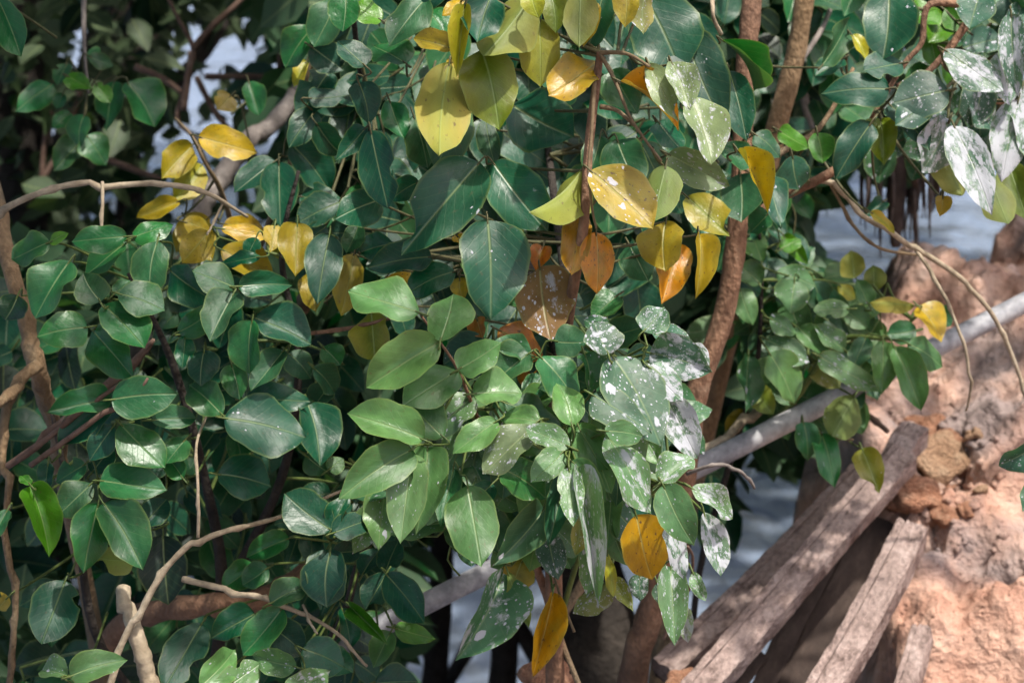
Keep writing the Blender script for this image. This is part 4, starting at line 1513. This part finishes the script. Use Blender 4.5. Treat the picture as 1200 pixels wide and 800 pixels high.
stick('bare_twig', [(640, 745, 2.7), (700, 660, 2.7), (745, 590, 2.7), (770, 560, 2.72)], [.006, .0055, .005, .004], BARK_TAN, 'tan branch crossing behind the brownish yellow leaf')
stick('bare_twig', [(845, 40, 2.5), (835, 15, 2.48), (842, -20, 2.5)], [.0022, .002, .0018], BARK_PALE, 'short pale twig end at the top right of centre')

# dead twig bits in the bank corner, right edge
stick('dry_twig', [(1004, 476, 3.1), (1022, 490, 3.08), (1040, 505, 3.05)], [.004, .004, .003], DRY_WOOD, 'dry twig lying on the clay behind the top of the beam')

# hanging roots before the water
roots = thing('hanging_roots', P(1050, 150, 3.5), 'bundle of dark hanging roots before the bright water at the right', 'roots')
rr_ = random.Random(3)
MB().tube([P(1050, 90, 3.5), P(1052, 190, 3.5), P(1049, 260, 3.5), P(1050, 290, 3.5)], [.02, .014, .012, .006], 8, .15).build('root', ROOT, roots)
for k in range(34):
    x = rr_.uniform(1008, 1100)
    b = rr_.uniform(230, 315) if 1025 < x < 1075 else rr_.uniform(215, 280)
    MB().tube([P(x + rr_.uniform(-14, 14), 110, 3.5), P(x + rr_.uniform(-4, 4), 170, 3.5 + rr_.uniform(-.08, .08)), P(x, (170 + b) / 2, 3.5 + rr_.uniform(-.08, .08)), P(x + rr_.uniform(-5, 5), b, 3.5 + rr_.uniform(-.08, .08))],
              [.003, rr_.uniform(.002, .005), rr_.uniform(.002, .004), .0008], 5, .1, smooth=4).build('root', ROOT, roots)
MB().tube([P(985, 130, 3.55), P(1050, 95, 3.5), P(1130, 70, 3.5), P(1300, 20, 3.4)], [.02, .025, .025, .03], 8, .1).build('limb', BARK_DARK, roots)

# ------------------------------------------------------------------ pipe and timbers
pipe = thing('pipe', P(1200, 355, 3.0), 'dusty grey pipe slanting from the bank down behind the leaves', 'pipe')
MB().tube([P(1500, 204, 3.12), P(1200, 355, 3.0), P(1010, 450, 2.93), P(830, 541, 2.87), P(540, 686, 2.79), P(425, 744, 2.77), P(380, 767, 2.76)], .0122, 20, .006, smooth=8).build('tube', PIPE, pipe)


def timber(name, a, b, width, thick, up_hint, mat, label, seed, parent=None, notch=True):
    """A rough sawn beam from world point a to b; its broad face looks along up_hint."""
    r = random.Random(seed)
    ax = (b - a); L_ = ax.length; ax.normalize()
    n = (up_hint - ax * up_hint.dot(ax)).normalized()
    s = ax.cross(n)
    segs = 90
    c = 0.05
    prof = [(-.5 + c, .5), (-.3, .5), (-.1, .5), (.08, .5), (.19, .5), (.215, .40), (.24, .5), (.5 - c, .5), (.5, .5 - c), (.5, .15), (.5, -.15), (.5, -.5 + c), (.5 - c, -.5), (-.5 + c, -.5), (-.5, -.5 + c), (-.5, .5 - c)]
    m = MB()
    k = len(prof)
    ph = [r.uniform(0, 6) for _ in range(6)]
    for i in range(segs + 1):
        t = i / segs
        y_ = L_ * t
        bow = 0.0025 * math.sin(t * 5 + seed)
        for q, (u, v) in enumerate(prof):
            lump = .0004 * math.sin(y_ * 60 + ph[0] + q * 1.3) + .0003 * math.sin(y_ * 170 + ph[1] + q * 2.1) + r.uniform(-.0003, .0003)
            chip = max(0, math.sin(y_ * 37 + ph[2] + q) - .93) * .010 if q in (0, 7, 8, 15) else 0
            uu = u * width - math.copysign(chip, u) + bow + lump * .6
            vv = v * thick + lump - (chip if v > 0 else 0)
            m.v.append(Vector((uu, y_ + (r.uniform(-.003, .003) if i in (0, segs) else 0), vv)))
    for i in range(segs):
        for q in range(k):
            q2 = (q + 1) % k
            m.f.append((i * k + q, i * k + q2, (i + 1) * k + q2, (i + 1) * k + q))
    m.f.append(tuple(range(k))[::-1]); m.f.append(tuple(segs * k + q for q in range(k)))
    o = m.build(name, mat, parent, smooth=True)
    o.data.set_sharp_from_angle(angle=math.radians(40))
    o.matrix_world = Matrix(((s.x, ax.x, n.x, a.x), (s.y, ax.y, n.y, a.y), (s.z, ax.z, n.z, a.z), (0, 0, 0, 1)))
    if label and parent is None:
        tag(o, label, 'beam', 'timber beams on the bank')
    return o


face = Vector((-.15, -.75, .65)).normalized()
timber('timber_beam', P(1060, 538, 3.05), P(712, 926, 2.72), .037, .032, Vector((-.22, -.75, .62)), TIMBER, 'longest muddy timber beam slanting down from the clods on the bank', 1)
timber('timber_beam', P(1010, 562, 3.14), P(780, 790, 2.96), .036, .03, Vector((-.1, -.6, .8)), TIMBER, 'grey plank pressed against the far side of the longest beam', 2)
timber('timber_beam', P(1069, 625, 2.96), P(900, 930, 2.70), 0.038, .038, Vector((-.24, -.75, .62)), TIMBER, 'second muddy timber beam with a square sawn end, right of the longest', 3)
timber('timber_beam', P(1079, 742, 2.93), P(1035, 900, 2.80), .024, .03, Vector((-.3, -.75, .6)), TIMBER, 'short narrow timber at the bottom right below the second beam', 4)
timber('timber_beam', P(1028, 612, 3.14), P(900, 880, 2.95), .10, .02, Vector((-.2, -.9, .35)), TIMBER_DARK, 'wide board coloured dark as the shade between the two big beams', 5)
timber('timber_beam', P(1072, 508, 3.1), P(1044, 548, 3.04), .034, .03, Vector((-.25, -.7, .6)), TIMBER, 'short wooden block capping the upper end of the longest beam', 6)
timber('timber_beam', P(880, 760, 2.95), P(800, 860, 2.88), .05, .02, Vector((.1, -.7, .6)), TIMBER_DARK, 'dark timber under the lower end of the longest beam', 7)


# ------------------------------------------------------------------ clods and stones on the bank
def clod_mesh(seed, rough=.42, sub=4):
    import bmesh
    bm = bmesh.new()
    bmesh.ops.create_icosphere(bm, subdivisions=sub, radius=1.0)
    r = np.random.RandomState(seed)
    dirs = r.normal(size=(9, 3)); dirs /= np.linalg.norm(dirs, axis=1)[:, None]
    amp = r.uniform(-.25, .22, 9)
    fr = r.normal(size=(26, 3)) * np.concatenate([np.full(12, 2.6), np.full(14, 7.5)])[:, None]; ph = r.rand(26) * 6
    am = np.concatenate([np.full(12, 2.1), np.full(14, .5)])
    for v in bm.verts:
        p = np.array(v.co)
        k = 1 + sum(a * max(0, p @ d) ** 3 for a, d in zip(amp, dirs)) + rough * .085 * sum(w_ * math.sin(p @ f + q) for f, q, w_ in zip(fr, ph, am)) + rough * .05 * r.normal()
        v.co = v.co * k
    me = bpy.data.meshes.new('clod')
    bm.to_mesh(me); bm.free()
    me.shade_smooth()
    return me


CLODS = [clod_mesh(i) for i in range(5)]
CLODS_TAN = [c.copy() for c in CLODS]


def clod(px, py, size, sq, mat, label, seed, pool=CLODS):
    p, d = on_bank(px, py)
    me = pool[seed % len(pool)]
    o = bpy.data.objects.new('clay_clod', me)
    if not me.materials:
        me.materials.append(mat)
    COL.objects.link(o)
    s = size * K * d / 2 * 1.25
    r = random.Random(seed)
    o.location = p + Vector((0, .2 * s, s * .2))
    o.rotation_euler = (r.uniform(-.4, .4), r.uniform(-.4, .4), r.uniform(0, 6))
    o.scale = (s * sq, s, s * .85)
    return tag(o, label, 'clod', 'clay clods')


clod(1098, 548, 58, 1.15, CLOD_TAN, 'largest sandy clod in the heap above the second beam', 1, CLODS_TAN)
clod(1072, 590, 52, 1.35, CLOD, 'smooth orange clod against the end of the longest beam', 2)
clod(1090, 512, 36, 1.3, CLOD, 'brown clod at the top of the heap beside the capping block', 3)
clod(1120, 522, 28, 1.1, CLOD, 'small round clod at the upper right of the heap', 4)
clod(1106, 605, 26, 1.2, CLOD, 'small orange clod under the right of the heap', 5)
clod(1128, 560, 24, 1.1, CLOD, 'crumbly clod at the right side of the heap', 6)
clod(1132, 600, 18, 1.2, CLOD, 'little flat clod below the right side of the heap', 7)
clod(1143, 513, 16, 1.6, CLOD_TAN, 'small tan flake lying above the heap', 8, CLODS_TAN)
clod(1075, 545, 22, 1.2, CLOD, 'small clod wedged between beam end and heap', 9)
clod(1150, 575, 13, 1.2, CLOD_TAN, 'pale pebble right of the heap', 10, CLODS_TAN)
clod(1112, 572, 15, 1.0, CLOD, 'small clod on the front of the heap', 11)
for i, (px, py, d, sz, lab) in enumerate([(642, 795, 2.75, 50, 'red brown clod at the bottom edge below the orange leaf'), (795, 802, 2.86, 36, 'orange clod at the bottom edge beside the longest beam')]):
    o = bpy.data.objects.new('clay_clod', CLODS[(i + 2) % 5]); COL.objects.link(o)
    if not o.data.materials: o.data.materials.append(CLOD)
    s = sz * K * d / 2
    o.location = P(px, py, d); o.scale = (s * 1.2, s, s); tag(o, lab, 'clod', 'clay clods')
# crumbs: too small and many to pick apart
cm = MB()
rc = random.Random(8)
base_v = [(1, 0, 0), (-1, 0, 0), (0, 1, 0), (0, -1, 0), (0, 0, 1), (0, 0, -1)]
base_f = [(0, 2, 4), (2, 1, 4), (1, 3, 4), (3, 0, 4), (2, 0, 5), (1, 2, 5), (3, 1, 5), (0, 3, 5)]
for k in range(1300):
    px = rc.gauss(1115, 28) if k < 170 else rc.uniform(1040, 1230)
    py = rc.gauss(570, 40) if k < 170 else rc.uniform(300, 800)
    p, d = on_bank(px, py)
    s = rc.uniform(.0015, .007) * (1.5 if k < 170 else .28 + .6 * rc.random() ** 3)
    b0 = len(cm.v)
    for v in base_v:
        cm.v.append(p + Vector(v) * s * rc.uniform(.6, 1.3))
    cm.f.extend(tuple(b0 + q for q in f) for f in base_f)
cr = cm.build('clay_crumbs', CLAY)
cr['label'] = 'loose crumbs of clay scattered over the bank'
cr['category'] = 'clay crumbs'
cr['kind'] = 'stuff'
for pl in (front, tall, left, upper, stem_tree, tan_tree, low):
    pl.flush()
print('leaf parts', front.n, tall.n, left.n, upper.n, stem_tree.n, low.n)
